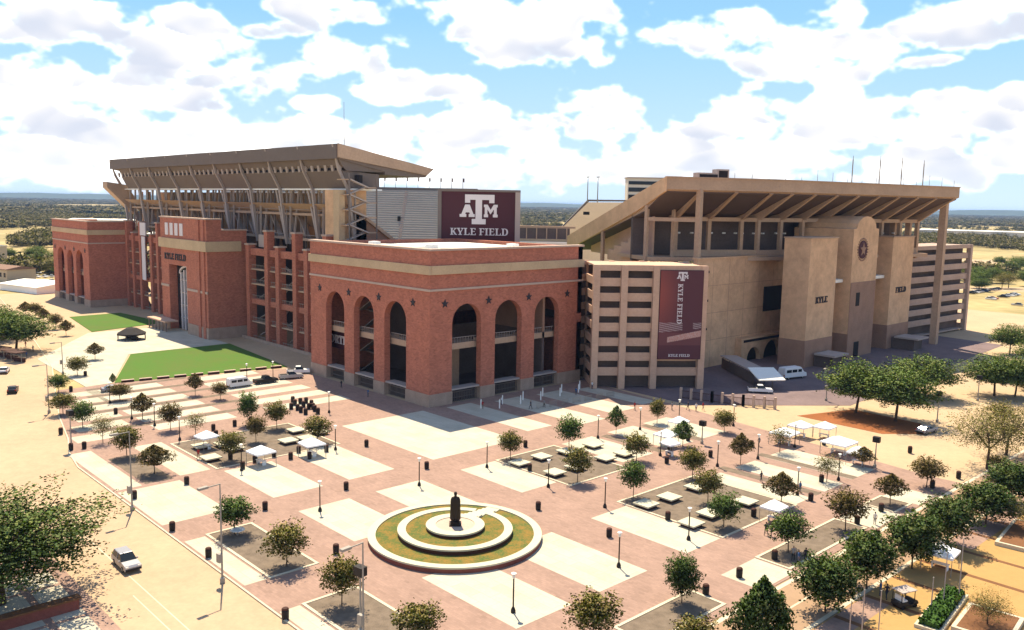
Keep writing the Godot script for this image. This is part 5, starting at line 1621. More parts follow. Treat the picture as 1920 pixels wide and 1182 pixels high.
func side_shape(m: MB, pts: Array, half: float, top_half: float, y0: float, y1: float) -> void:
	# a car body: side outline (x forward, y up) with the upper part drawn in
	var p := PackedVector2Array()
	for q in pts: p.append(Vector2(q[0], q[1]))
	if Geometry2D.is_polygon_clockwise(p): p.reverse()
	var w := func(y: float) -> float: return lerpf(half, top_half, clampf((y - y0) / maxf(0.01, y1 - y0), 0, 1))
	var ix := Geometry2D.triangulate_polygon(p)
	for i in range(0, ix.size(), 3):
		var a := p[ix[i]]; var b := p[ix[i + 1]]; var d := p[ix[i + 2]]
		if (b - a).cross(d - a) < 0: var t := b; b = d; d = t
		m.tri(Vector3(a.x, a.y, w.call(a.y)), Vector3(b.x, b.y, w.call(b.y)), Vector3(d.x, d.y, w.call(d.y)))
		m.tri(Vector3(a.x, a.y, -w.call(a.y)), Vector3(d.x, d.y, -w.call(d.y)), Vector3(b.x, b.y, -w.call(b.y)))
	for i in p.size():
		var a := p[i]; var b := p[(i + 1) % p.size()]
		m.quad(Vector3(a.x, a.y, -w.call(a.y)), Vector3(b.x, b.y, -w.call(b.y)), Vector3(b.x, b.y, w.call(b.y)), Vector3(a.x, a.y, w.call(a.y)))

func car(kind: String, paint: String) -> Node3D:    # nose towards +x
	var t := Node3D.new()
	var b := MB.new()
	var g := MB.new()
	var r := MB.new()
	var wx := 1.42
	var l := 2.4
	if kind == "suv" or kind == "sedan":
		var hi := 1.70 if kind == "suv" else 1.42
		var belt := 1.02 if kind == "suv" else 0.92
		side_shape(b, [[-2.35, 0.35], [-2.38, 0.75], [-2.30, belt], [0.95, belt], [2.15, belt - 0.12], [2.38, 0.72], [2.36, 0.35]], 0.92, 0.86, 0.7, belt)
		if kind == "suv": side_shape(g, [[-2.22, belt + 0.004], [-1.95, hi - 0.05], [0.05, hi - 0.05], [0.98, belt + 0.004]], 0.85, 0.68, belt, hi)
		else: side_shape(g, [[-1.85, belt + 0.004], [-1.15, hi - 0.05], [0.05, hi - 0.05], [0.95, belt + 0.004]], 0.84, 0.64, belt, hi)
		var back := -1.98 if kind == "suv" else -1.2
		side_shape(r, [[back, hi - 0.05], [back + 0.1, hi], [0.0, hi], [0.10, hi - 0.05]], 0.70, 0.62, hi - 0.05, hi)
		for s in [-1, 1]:
			put("window_pillar", MB.new().bar(Vector3(-0.45, belt, 0.865 * s), Vector3(-0.5, hi - 0.04, 0.69 * s), 0.07, 0.09), paint, t)
	elif kind == "pickup":
		side_shape(b, [[-2.75, 0.5], [-2.75, 1.12], [-0.75, 1.12], [1.2, 1.12], [2.55, 1.02], [2.72, 0.6], [2.7, 0.4], [-2.7, 0.4]], 0.98, 0.94, 0.7, 1.12)
		side_shape(g, [[-0.75, 1.124], [-0.62, 1.78], [0.55, 1.78], [1.2, 1.124]], 0.9, 0.72, 1.12, 1.8)
		side_shape(r, [[-0.66, 1.78], [-0.6, 1.84], [0.5, 1.84], [0.58, 1.78]], 0.74, 0.68, 1.78, 1.84)
		put("cargo_bed", MB.new().box(-2.65, -0.9, 1.124, 1.14, -0.8, 0.8), "dark", t)
		wx = 1.75; l = 2.74
	else:   # van
		side_shape(b, [[-2.7, 0.4], [-2.74, 1.2], [-2.66, 2.15], [1.35, 2.2], [2.05, 1.30], [2.62, 1.1], [2.72, 0.7], [2.7, 0.4]], 1.0, 0.9, 1.0, 2.2)
		side_shape(g, [[1.37, 2.1], [1.4, 2.12], [2.05, 1.33], [2.02, 1.31]], 0.86, 0.82, 1.3, 2.1)
		side_shape(r, [[-2.6, 2.16], [-2.5, 2.26], [1.2, 2.28], [1.35, 2.2]], 0.88, 0.8, 2.16, 2.28)
		for s in [-1, 1]:
			for q in [[0.55, 1.45], [-0.9, 0.3], [-2.3, -1.1]]:
				put("side_window", MB.new().box(q[0], q[1], 1.3, 1.85, s * 0.945, s * 0.985), "glass", t)
		wx = 1.75; l = 2.74
	put("body", b, paint, t)
	put("cabin_window", g, "glass", t)
	put("roof", r, paint, t)
	for sx in [-1, 1]:
		for sz in [-1, 1]:
			var o := put("wheel", MB.new().tube(Vector3(wx * sx, 0.34, 0.70 * sz), Vector3(wx * sx, 0.34, 0.94 * sz), 0.34, 0.34, 14), "tyre", t)
			put("rim", MB.new().tube(Vector3(wx * sx, 0.34, 0.93 * sz), Vector3(wx * sx, 0.34, 0.96 * sz), 0.2, 0.2, 10), "galvanised", o)
	for s in [-1, 1]:
		put("headlight", MB.new().box(l - 0.12, l - 0.02, 0.68, 0.86, s * 0.5, s * 0.85), "lamp_glass", t)
		put("tail_light", MB.new().box(-l - 0.02, -l + 0.08, 0.72, 0.95, s * 0.6, s * 0.86), "tail_red", t)
		put("mirror", MB.new().box(0.6, 0.8, 1.0, 1.15, s * 0.9, s * 1.08), paint, t)
	put("front_bumper", MB.new().box(l - 0.1, l + 0.06, 0.34, 0.56, -0.85, 0.85), "black_iron", t)
	put("rear_bumper", MB.new().box(-l - 0.06, -l + 0.1, 0.34, 0.56, -0.85, 0.85), "black_iron", t)
	return t

func place(root: Node3D, label: String, category: String, x: float, z: float, turn: float, y := 0.03, group := "") -> Node3D:
	var n := String(root.name)
	root.name = numbered(n)
	add_child(root)
	root.position = Vector3(x, y, z)
	root.rotation.y = turn
	tag(root, label, category, group)
	return root

# ---------------------------------------------------------------- people: tapered limbs joined by a smooth minimum, meshed as surface nets
func figure(bones: Array, cell: float, lo: Vector3, hi: Vector3, blend: float) -> MB:
	# bones: [from, to, radius, radius, colour]
	var nx := int((hi.x - lo.x) / cell) + 1
	var ny := int((hi.y - lo.y) / cell) + 1
	var nz := int((hi.z - lo.z) / cell) + 1
	var f := PackedFloat32Array(); f.resize(nx * ny * nz)
	var dist := func(p: Vector3, b: Array) -> float:
		var ab: Vector3 = b[1] - b[0]
		var u := clampf((p - b[0]).dot(ab) / maxf(ab.length_squared(), 1e-6), 0, 1)
		return (p - b[0] - ab * u).length() - lerpf(b[2], b[3], u)
	for z in nz:
		for y in ny:
			for x in nx:
				var p := lo + Vector3(x, y, z) * cell
				var d := 1.0
				for b in bones:
					var e: float = dist.call(p, b)
					var h := clampf(0.5 + 0.5 * (d - e) / blend, 0, 1)
					d = lerpf(d, e, h) - blend * h * (1.0 - h)
				f[(z * ny + y) * nx + x] = d
	var m := MB.new()
	var at := {}
	var corner := [Vector3i(0, 0, 0), Vector3i(1, 0, 0), Vector3i(0, 1, 0), Vector3i(1, 1, 0), Vector3i(0, 0, 1), Vector3i(1, 0, 1), Vector3i(0, 1, 1), Vector3i(1, 1, 1)]
	var edges := [[0, 1], [2, 3], [4, 5], [6, 7], [0, 2], [1, 3], [4, 6], [5, 7], [0, 4], [1, 5], [2, 6], [3, 7]]
	for z in nz - 1:
		for y in ny - 1:
			for x in nx - 1:
				var s := Vector3.ZERO
				var n := 0
				for e in edges:
					var a: Vector3i = Vector3i(x, y, z) + corner[e[0]]
					var b: Vector3i = Vector3i(x, y, z) + corner[e[1]]
					var fa := f[(a.z * ny + a.y) * nx + a.x]
					var fb := f[(b.z * ny + b.y) * nx + b.x]
					if (fa < 0) != (fb < 0):
						s += Vector3(a).lerp(Vector3(b), fa / (fa - fb))
						n += 1
				if n: at[Vector3i(x, y, z)] = lo + s / n * cell
	var normal := func(p: Vector3) -> Vector3:
		var g := Vector3.ZERO
		var near := 9.0
		var col := Color.WHITE
		for b in bones:
			var e: float = dist.call(p, b)
			var ab: Vector3 = b[1] - b[0]
			var u := clampf((p - b[0]).dot(ab) / maxf(ab.length_squared(), 1e-6), 0, 1)
			g += (p - b[0] - ab * u).normalized() * exp(-e / (blend * 0.6))
			if e < near:
				near = e
				col = b[4]
		m.tint = col
		return g.normalized()
	var axis := [Vector3i(1, 0, 0), Vector3i(0, 1, 0), Vector3i(0, 0, 1)]
	for z in range(1, nz - 1):
		for y in range(1, ny - 1):
			for x in range(1, nx - 1):
				var c := Vector3i(x, y, z)
				var fa := f[(z * ny + y) * nx + x]
				for k in 3:
					var e: Vector3i = c + axis[k]
					var fb := f[(e.z * ny + e.y) * nx + e.x]
					if (fa < 0) == (fb < 0): continue
					var u: Vector3i = axis[(k + 1) % 3]
					var v: Vector3i = axis[(k + 2) % 3]
					var q := [c - u - v, c - v, c, c - u]
					if fa >= 0: q.reverse()
					if not (at.has(q[0]) and at.has(q[1]) and at.has(q[2]) and at.has(q[3])): continue
					for i in [0, 2, 1, 0, 3, 2]:
						var p: Vector3 = at[q[i]]
						var nn: Vector3 = normal.call(p)
						m.vert(p, nn)
	return m

func person_bones(shirt: Color, trousers: Color, stride: float, coat := false) -> Array:
	var skin := Color(0.36, 0.21, 0.14)
	var hair := Color(0.03, 0.02, 0.015)
	var b := []
	for s in [-1, 1]:
		var st: float = stride * s
		var hip := Vector3(0, 0.92, 0.09 * s)
		var knee := Vector3(st * 0.16 + 0.03, 0.50, 0.10 * s)
		var ankle := Vector3(st * 0.28 - 0.02, 0.09, 0.10 * s)
		b.append([hip, knee, 0.095, 0.062, trousers])
		b.append([knee, ankle, 0.060, 0.042, trousers])
		b.append([ankle, ankle + Vector3(0.16, -0.05, 0.01 * s), 0.045, 0.035, hair])
		var sh := Vector3(0, 1.42, 0.18 * s)
		var el := Vector3(-st * 0.10, 1.15, 0.235 * s)
		var ha := Vector3(-st * 0.16 + 0.08, 0.92, 0.235 * s)
		b.append([sh, el, 0.058, 0.045, shirt])
		b.append([el, ha, 0.042, 0.032, skin])
		b.append([ha, ha + Vector3(0.02, -0.10, 0), 0.038, 0.024, skin])
		if coat: b.append([Vector3(0, 1.28, 0.12 * s), Vector3(0, 0.22, 0.13 * s), 0.17, 0.20, shirt])
	b.append([Vector3(0, 0.95, 0), Vector3(0, 1.15, 0), 0.135, 0.125, shirt])
	b.append([Vector3(0, 1.15, 0), Vector3(0, 1.38, 0), 0.13, 0.145, shirt])
	b.append([Vector3(0, 1.40, -0.12), Vector3(0, 1.40, 0.12), 0.075, 0.075, shirt])
	b.append([Vector3(0, 1.45, 0), Vector3(0.02, 1.56, 0), 0.055, 0.052, skin])
	b.append([Vector3(0.025, 1.60, 0), Vector3(0.015, 1.68, 0), 0.080, 0.092, skin])
	b.append([Vector3(0.11, 1.62, 0), Vector3(0.115, 1.60, 0), 0.016, 0.018, skin])
	b.append([Vector3(-0.02, 1.66, 0), Vector3(-0.005, 1.715, 0), 0.088, 0.080, hair])
	return b

func furniture() -> void:
	var p := litter_bin()
	for q in BINS: copy(p, Vector3(q[0], 0.07, q[1]), q[0], q[2], Vector3(0.9, 0.95, 0.9)).set_meta("category", "litter bin")
	for q in BIN_CLUSTER:
		var o := copy(p, Vector3(q[0], 0.07, q[1]), q[0], "black litter bin standing in the crowded group of bins below the brick tower")
		o.set_meta("category", "litter bin"); o.set_meta("group", "bins gathered in a group")
	p.free()
	p = lamp_post()
	for q in LAMPS:
		var o := copy(p, Vector3(q[0], 0.07, q[1]), 0.0, q[2])
		o.set_meta("category", "lamp post"); o.set_meta("group", "slim plaza lamp posts")
	p.free()
	for q in STREET_LIGHTS:
		var o := street_light(q[2], q[2] < 7.0)
		place(o, q[3], "street light", q[0], q[1], deg_to_rad(8.0), 0.05)
	for q in FLAGPOLES:
		var o := Node3D.new(); o.name = "flagpole"
		put("base", MB.new().lathe([[0.2, 0], [0.2, 0.2], [0.09, 0.3]], 8), "galvanised", o)
		put("pole", MB.new().tube(Vector3(0, 0.2, 0), Vector3(0, q[2], 0), 0.075, 0.045, 8), "steel_light", o)
		put("finial", MB.new().lathe([[0.0, q[2]], [0.09, q[2] + 0.08], [0.0, q[2] + 0.17]], 8), "galvanised", o)
		place(o, q[3], "flagpole", q[0], q[1], 0.0)
	p = slab_bench()
	for q in BENCHES:
		var o := copy(p, Vector3(q[0], 0.08, q[1]), 0.0, q[2])
		o.set_meta("category", "stone bench"); o.set_meta("group", "slab benches in the gravel beds")
	p.free()
	p = canopy_tent()
	for q in TENTS:
		var o := copy(p, Vector3(q[0], 0.07, q[1]), 0.15 * sin(q[0]), q[3], Vector3(q[2] / 3.1, 0.95, q[2] / 3.1))
		o.set_meta("category", "canopy tent"); o.set_meta("group", "white canopy tents")
	p.free()
	# the dark tent and low seat walls by the lawns
	var t := thing("dark_tent", "large black pitched tent between the two lawns", "tent", Vector3(-178, 0.05, -22))
	put("canopy", MB.new().lathe([[4.2, 1.5], [4.2, 1.9], [1.5, 3.4], [0.0, 3.7]], 8), "dark", t)
	for k in 8: put("leg", MB.new().box(cos(k * TAU / 8) * 4.0 - 0.06, cos(k * TAU / 8) * 4.0 + 0.06, 0, 1.6, sin(k * TAU / 8) * 4.0 - 0.06, sin(k * TAU / 8) * 4.0 + 0.06), "black_iron", t)
	put("table", MB.new().box(-2.5, 2.5, 0.9, 1.0, -1, 1).box(-2.4, -2.3, 0, 0.9, -0.9, 0.9).box(2.3, 2.4, 0, 0.9, -0.9, 0.9), "black_iron", t)
	for k in 10:
		var a := Vector3(-118.0, 0, 2.0).lerp(Vector3(-112.2, 0, -36.0), (k + 0.5) / 10.0)
		t = thing("seat_wall", "low brown seat wall along the front edge of the large lawn", "seat wall", a, deg_to_rad(-8.5), "seat walls along the lawn")
		put("wall", MB.new().box(-0.3, 0.3, 0, 0.5, -1.3, 1.3), "rust", t)
		put("cap", MB.new().box(-0.36, 0.36, 0.5, 0.6, -1.36, 1.36), "cap_stone", t)
	# bollards and barriers before the tower and the ramps
	for k in 11:
		t = thing("stone_bollard", "short pale bollard before the right-hand arches of the brick tower", "bollard", Vector3(-48.0 + (k % 2) * 2.4, 0.06, -46.0 - k * 3.0), 0.0, "bollards before the brick tower")
		put("shaft", MB.new().tube(Vector3.ZERO, Vector3(0, 1.9, 0), 0.14, 0.12, 8), "white_paint", t)
		put("cap", MB.new().lathe([[0.13, 1.9], [0.08, 2.0], [0.0, 2.02]], 8), "steel_light", t)
	var fence := [[1335, -27.5, -86.6], [0, -20.8, -88.6], [0, -14.6, -91.0], [0, -8.8, -94.0]]
	for j in 3:
		t = thing("iron_fence", "%s length of brown iron fence with pale posts along the shaded forecourt" % ["first", "middle", "last"][j], "fence")
		var a := Vector3(fence[j][1], 0, fence[j][2])
		var b := Vector3(fence[j + 1][1], 0, fence[j + 1][2])
		for k in 4:
			var q := a.lerp(b, k / 3.0)
			put("post", MB.new().box(q.x - 0.22, q.x + 0.22, 0, 2.5, q.z - 0.22, q.z + 0.22), "cap_stone", t)
		for k in 26:
			var q := a.lerp(b, (k + 0.5) / 26.0)
			put("picket", MB.new().box(q.x - 0.03, q.x + 0.03, 0.1, 1.9, q.z - 0.03, q.z + 0.03), "rust", t)
		put("top_rail", MB.new().bar(a + Vector3(0, 1.75, 0), b + Vector3(0, 1.75, 0), 0.07, 0.08), "rust", t)
		put("low_rail", MB.new().bar(a + Vector3(0, 0.3, 0), b + Vector3(0, 0.3, 0), 0.07, 0.08), "rust", t)
	for k in 7:
		t = thing("crowd_barrier", "grey steel crowd barrier on the shaded paving beside the brick tower", "barrier", Vector3(-40.5 + k * 0.4, 0.08, -56.0 - k * 3.2), PI / 2 + 0.1 * (k % 3), "crowd barriers beside the brick tower")
		var m := MB.new()
		m.bar(Vector3(-1.3, 1.05, 0), Vector3(1.3, 1.05, 0), 0.05, 0.05); m.bar(Vector3(-1.3, 0.2, 0), Vector3(1.3, 0.2, 0), 0.05, 0.05)
		for i in 14: m.bar(Vector3(-1.3 + i * 0.2, 0.2, 0), Vector3(-1.3 + i * 0.2, 1.05, 0), 0.03, 0.03)
		put("grille", m, "galvanised", t)
		put("foot", MB.new().box(-1.0, -0.9, 0, 0.08, -0.35, 0.35), "galvanised", t)
		put("foot", MB.new().box(0.9, 1.0, 0, 0.08, -0.35, 0.35), "galvanised", t)
	# covered walk into the stadium wall
	t = thing("covered_walk", "grey covered walkway with a sloping pale front roof at the tan wall", "canopy", Vector3(-41, 0, -126), atan2(-17.0, 23.0))
	for k in 6:
		put("post", MB.new().box(1.0 + k * 4.6, 1.2 + k * 4.6, 0, 3.2, -1.9, -1.7), "steel", t)
		put("post", MB.new().box(1.0 + k * 4.6, 1.2 + k * 4.6, 0, 3.2, 1.7, 1.9), "steel", t)
	put("roof", MB.new().box(0, 22.5, 3.2, 3.5, -2.2, 2.2), "steel_light", t)
	put("side_screen", MB.new().box(0.5, 22, 0.3, 2.8, 1.9, 1.98), "dark_concrete", t)
	var m2 := MB.new()
	m2.bar(Vector3(21.0, 4.2, 0), Vector3(28.0, 2.6, 0), 6.4, 0.25)
	put("front_roof", m2, "white_membrane", t)
	# walls, hedges and planters round the edges
	t = thing("garden_wall", "low brown brick wall under the large oak at the near pavement", "wall", Vector3(-8.6, 0.1, 49.5), 0.0)
	put("wall", MB.new().box(-0.45, 0.45, 0, 1.1, -6.6, 9.0), "brick_dark", t)
	put("coping", MB.new().box(-0.6, 0.6, 1.1, 1.28, -6.8, 9.2), "walk_band", t)
	t = thing("hedge_planter", "clipped green hedge in a long pale planter behind the flagpoles", "planter", Vector3(51.0, 0.08, -24.4), 0.12)
	put("kerb", MB.new().box(-1.3, 1.3, 0, 0.35, -5.6, 5.6), "kerb", t)
	var hd := MB.new()
	var r := RandomNumberGenerator.new(); r.seed = 91
	for i in 2600:
		var c := Vector3(r.randf_range(-1.0, 1.0), r.randf_range(0.35, 1.0), r.randf_range(-5.3, 5.3))
		var u := Vector3(r.randfn(), r.randfn(), r.randfn()).normalized() * 0.16
		var v := u.cross(Vector3(r.randfn(), r.randfn(), r.randfn())).normalized() * 0.12
		hd.tint = Color(0.05, 0.10, 0.022) * r.randf_range(0.6, 1.4)
		hd.vert(c - u, Vector3.UP); hd.vert(c + v, Vector3.UP); hd.vert(c + u, Vector3.UP)
		hd.vert(c - u, Vector3.UP); hd.vert(c + u, Vector3.UP); hd.vert(c - v, Vector3.UP)
	put("foliage", hd, "leaf", t)
	put("hedge_core", MB.new().box(-0.9, 0.9, 0.3, 0.85, -5.2, 5.2), "hedge", t)
	t = thing("corner_planter", "pale-edged planter bed holding the dry brown shrub", "planter", Vector3(55.4, 0.08, -24.6), 0.1)
	put("kerb", MB.new().box(-2.6, 2.6, 0, 0.5, -3.6, 3.6), "kerb", t)
	put("soil_fill", MB.new().box(-2.2, 2.2, 0.5, 0.53, -3.2, 3.2), "walk_band", t)
	t = thing("corner_planter", "brown-edged planter bed under the low spiky tree", "planter", Vector3(50.3, 0.08, -54.5), 0.1)
	put("kerb", MB.new().box(-2.6, 2.6, 0, 0.5, -5.6, 5.6), "kerb", t)
	put("soil_fill", MB.new().box(-2.2, 2.2, 0.5, 0.53, -5.2, 5.2), "walk_band", t)
	t = thing("picnic_table", "white table in the gravel bed under a young tree by the road", "table", Vector3(-16.3, 0.1, 22.0), 0.3)
	put("top", MB.new().lathe([[0.9, 0.7], [0.9, 0.76], [0, 0.77]], 14), "white_paint", t)
	put("stem", MB.new().tube(Vector3.ZERO, Vector3(0, 0.7, 0), 0.12, 0.1, 8), "galvanised", t)
	# dry shrubs on the slopes at the street end
	var sp := Node3D.new(); sp.name = "shrub"
	sp.set_meta("category", "shrub"); sp.set_meta("group", "dry shrubs at the street end")
	var cr := put("foliage", crown(41, 2, 2600, 0.03, BROWN + SPARSE), "leaf", sp)
	cr.position.y = -0.05
	put("stem", MB.new().tube(Vector3.ZERO, Vector3(0, 0.4, 0), 0.04, 0.02, 5), "bark", sp)
	for q in [[24, -128, 5.5, 2.6, "low dry shrub on the slope left of the brick apron"], [30, -134, 6.5, 3.0, "broad dry shrub on the slope behind the brick apron"], [21, -160, 7, 3.2, "dry shrub below the dark oak on the brown slope"], [44, -104, 5, 2.2, "dry shrub at the near corner of the brick apron"],
			[27, -175, 8, 3.4, "large dry shrub farther up the brown slope"], [36, -88, 4, 1.6, "small dry shrub under the bare-forked oak"], [12, -166, 6, 2.8, "dry shrub behind the green oak group"], [40, -118, 6, 2.6, "dry shrub on the brick apron edge beside the street"]]:
		copy(sp, Vector3(q[0], 0.05, q[1]), q[0], q[4], Vector3(q[2], q[3], q[2]))
	sp.free()
	# red awnings across the road
	for k in 3:
		t = thing("market_awning", "%s brown-red awning under the oak across the pale road" % ["left", "middle", "right"][k], "awning", Vector3(-168 + k * 4.6, 0, 14.2 - k * 0.6), 0.4)
		put("canopy", MB.new().bar(Vector3(-2.1, 2.6, 0), Vector3(2.1, 2.6, 0), 3.0, 0.2), "rust", t)
		for s in [-1.9, 1.9]: put("leg", MB.new().box(s - 0.05, s + 0.05, 0, 2.6, -0.05, 0.05), "galvanised", t)
		put("counter", MB.new().box(-1.8, 1.8, 0, 1.0, -1.2, -0.6), "rust", t)

func statue() -> void:
	var t := thing("statue", "dark bronze standing figure on a low plinth at the planter centre", "statue", Vector3(1.8, 1.72, 1.6), deg_to_rad(-40.0))
	put("plinth", MB.new().box(-0.75, 0.75, 0, 0.2, -0.75, 0.75).box(-0.55, 0.55, 0.2, 0.45, -0.55, 0.55), "bronze", t)
	var c := Color(0.03, 0.022, 0.017)
	var m := figure(person_bones(c, c, 0.15, true), 0.032, Vector3(-0.45, -0.05, -0.45), Vector3(0.45, 1.9, 0.45), 0.05)
	var o := put("figure", m, "bronze", t)
	o.scale = Vector3(2.1, 2.15, 2.1)
	o.position.y = 0.44

func people() -> void:
	var shirts := [Color(0.03, 0.03, 0.04), Color(0.62, 0.60, 0.58), Color(0.30, 0.03, 0.03), Color(0.22, 0.22, 0.22), Color(0.05, 0.10, 0.22)]
	var legs := [Color(0.03, 0.03, 0.04), Color(0.06, 0.05, 0.09), Color(0.20, 0.16, 0.11), Color(0.02, 0.02, 0.02), Color(0.10, 0.10, 0.12)]
	var protos := []
	for k in 5:
		var n := Node3D.new(); n.name = "person"
		n.set_meta("category", "person"); n.set_meta("group", "people on the plaza")
		put("body", figure(person_bones(shirts[k], legs[k], [1.0, 0.2, -0.9, 0.7, 0.1][k]), 0.042, Vector3(-0.5, -0.06, -0.42), Vector3(0.5, 1.86, 0.42), 0.035), "body_tint", n)
		protos.append(n)
	var i := 0
	for q in PEOPLE:
		i += 1
		copy(protos[int(q[2])], Vector3(q[0], 0.08, q[1]), i * 1.7, q[3])
	for n in protos: n.free()

func vehicles() -> void:
	var o := car("suv", "silver_paint"); o.name = "car"
	place(o, "silver sport utility car driving along the pale road", "car", -15.9, 35.6, deg_to_rad(-1.0))
	o = car("sedan", "black_paint"); o.name = "car"
	place(o, "black sedan on the pale road at the left frame edge", "car", -122.0, 22.4, deg_to_rad(162.0))
	o = car("van", "white_car"); o.name = "van"
	place(o, "white van parked at the large lawn, leftmost of the service vehicles", "van", -97.5, -17.2, deg_to_rad(90.0))
	o = car("pickup", "black_paint"); o.name = "pickup_truck"
	place(o, "black pickup truck parked between the white van and grey truck", "pickup truck", -97.6, -23.6, deg_to_rad(90.0))
	o = car("pickup", "silver_paint"); o.name = "pickup_truck"
	place(o, "grey pickup truck parked nearest the brick tower by the lawn", "pickup truck", -98.6, -30.6, deg_to_rad(75.0))
	o = car("pickup", "white_car"); o.name = "pickup_truck"
	place(o, "white pickup truck in the shade behind the grey one by the tower", "pickup truck", -103.0, -35.0, deg_to_rad(60.0))
	o = car("sedan", "silver_paint"); o.name = "car"
	place(o, "grey sedan beside the small conifer at the lawn corner", "car", -110.0, 5.8, deg_to_rad(80.0))
	o = car("van", "white_car"); o.name = "van"
	place(o, "white box van standing in the shade before the lettered pylon", "van", -23.4, -127.5, deg_to_rad(75.0), 0.03)
	o.scale = Vector3(1.35, 1.3, 1.2)
	o = car("pickup", "white_car"); o.name = "pickup_truck"
	place(o, "small white pickup by the covered walk in the shade", "pickup truck", -19.5, -106.0, deg_to_rad(40.0))
	o = car("sedan", "silver_paint"); o.name = "car"
	place(o, "silver sedan parked at the end of the bare soil patch", "car", 20.0, -99.6, deg_to_rad(80.0))
	o = car("sedan", "white_car"); o.name = "car"
	place(o, "white sedan at the pavement across the pale road, left edge", "car", -146, 18.6, deg_to_rad(160.0))
	# golf cart by the hedge
	var t := thing("golf_cart", "dark golf cart with a grey roof beside the hedge planter", "golf cart", Vector3(47.8, 0.1, -22.6), deg_to_rad(70.0))
	var b := MB.new()
	side_shape(b, [[-1.3, 0.35], [-1.3, 0.8], [-0.2, 0.8], [0.0, 0.45], [0.6, 0.45], [0.8, 0.85], [1.25, 0.7], [1.3, 0.35]], 0.65, 0.6, 0.4, 0.8)
	put("body", b, "black_paint", t)
	put("seat", MB.new().box(-0.7, -0.2, 0.8, 0.95, -0.55, 0.55).box(-0.85, -0.7, 0.8, 1.35, -0.55, 0.55), "white_paint", t)
	put("roof", MB.new().box(-1.2, 0.9, 1.9, 1.98, -0.75, 0.75), "steel_light", t)
	for q in [[-1.1, -0.6], [-1.1, 0.6], [0.75, -0.6], [0.75, 0.6]]:
		put("roof_post", MB.new().box(q[0] - 0.03, q[0] + 0.03, 0.7, 1.9, q[1] - 0.03, q[1] + 0.03), "black_iron", t)
	for sx in [-0.85, 0.9]:
		for s in [-1, 1]: put("wheel", MB.new().tube(Vector3(sx, 0.25, 0.45 * s), Vector3(sx, 0.25, 0.65 * s), 0.25, 0.25, 12), "tyre", t)
	# cars in the lots far behind, both sides
	var paints := ["white_car", "silver_paint", "red_paint", "black_paint", "blue_paint"]
	var protos := []
	for k in 5:
		var n := Node3D.new(); n.name = "parked_car"
		var bb := MB.new()
		side_shape(bb, [[-2.3, 0.3], [-2.3, 0.9], [1.0, 0.92], [2.3, 0.8], [2.3, 0.3]], 0.9, 0.86, 0.6, 0.9)
		put("body", bb, paints[k], n)
		var g := MB.new()
		side_shape(g, [[-1.9, 0.92], [-1.3, 1.42], [0.1, 1.42], [0.9, 0.92]], 0.84, 0.64, 0.9, 1.42)
		put("cabin_window", g, "glass", n)
		put("roof", MB.new().box(-1.25, 0.05, 1.422, 1.46, -0.6, 0.6), paints[k], n)
		n.set_meta("category", "car"); n.set_meta("group", "cars parked in the far lots")
		protos.append(n)
	var r := RandomNumberGenerator.new(); r.seed = 8
	var names := ["white", "silver", "red", "black", "blue"]
	for k in 150:
		var at: Vector3
		if k < 85: at = Vector3(-350.0 - int(k / 17) * 26.0 - r.randf() * 2.0, 0.0, -78.0 + (k % 17) * 3.1 - int(k / 17) * 10.0)
		else: at = Vector3(-10.0 - int((k - 85) / 13) * 17.0, 0.0, -318.0 - int((k - 85) / 13) * 22.0 - ((k - 85) % 13) * 3.3)
		if r.randf() < (0.2 if k < 85 else 0.5): continue
		var c := [0, 0, 1, 1, 2, 3, 3, 4][r.randi() % 8] as int
		copy(protos[c], at, 0.05 + r.randf_range(-0.06, 0.06) + (PI if r.randf() < 0.5 else 0.0), "small %s car parked in the sunlit lot %s" % [names[c], "past the far brick tower" if k < 85 else "beyond the second ramp tower"])
	for n in protos: n.free()

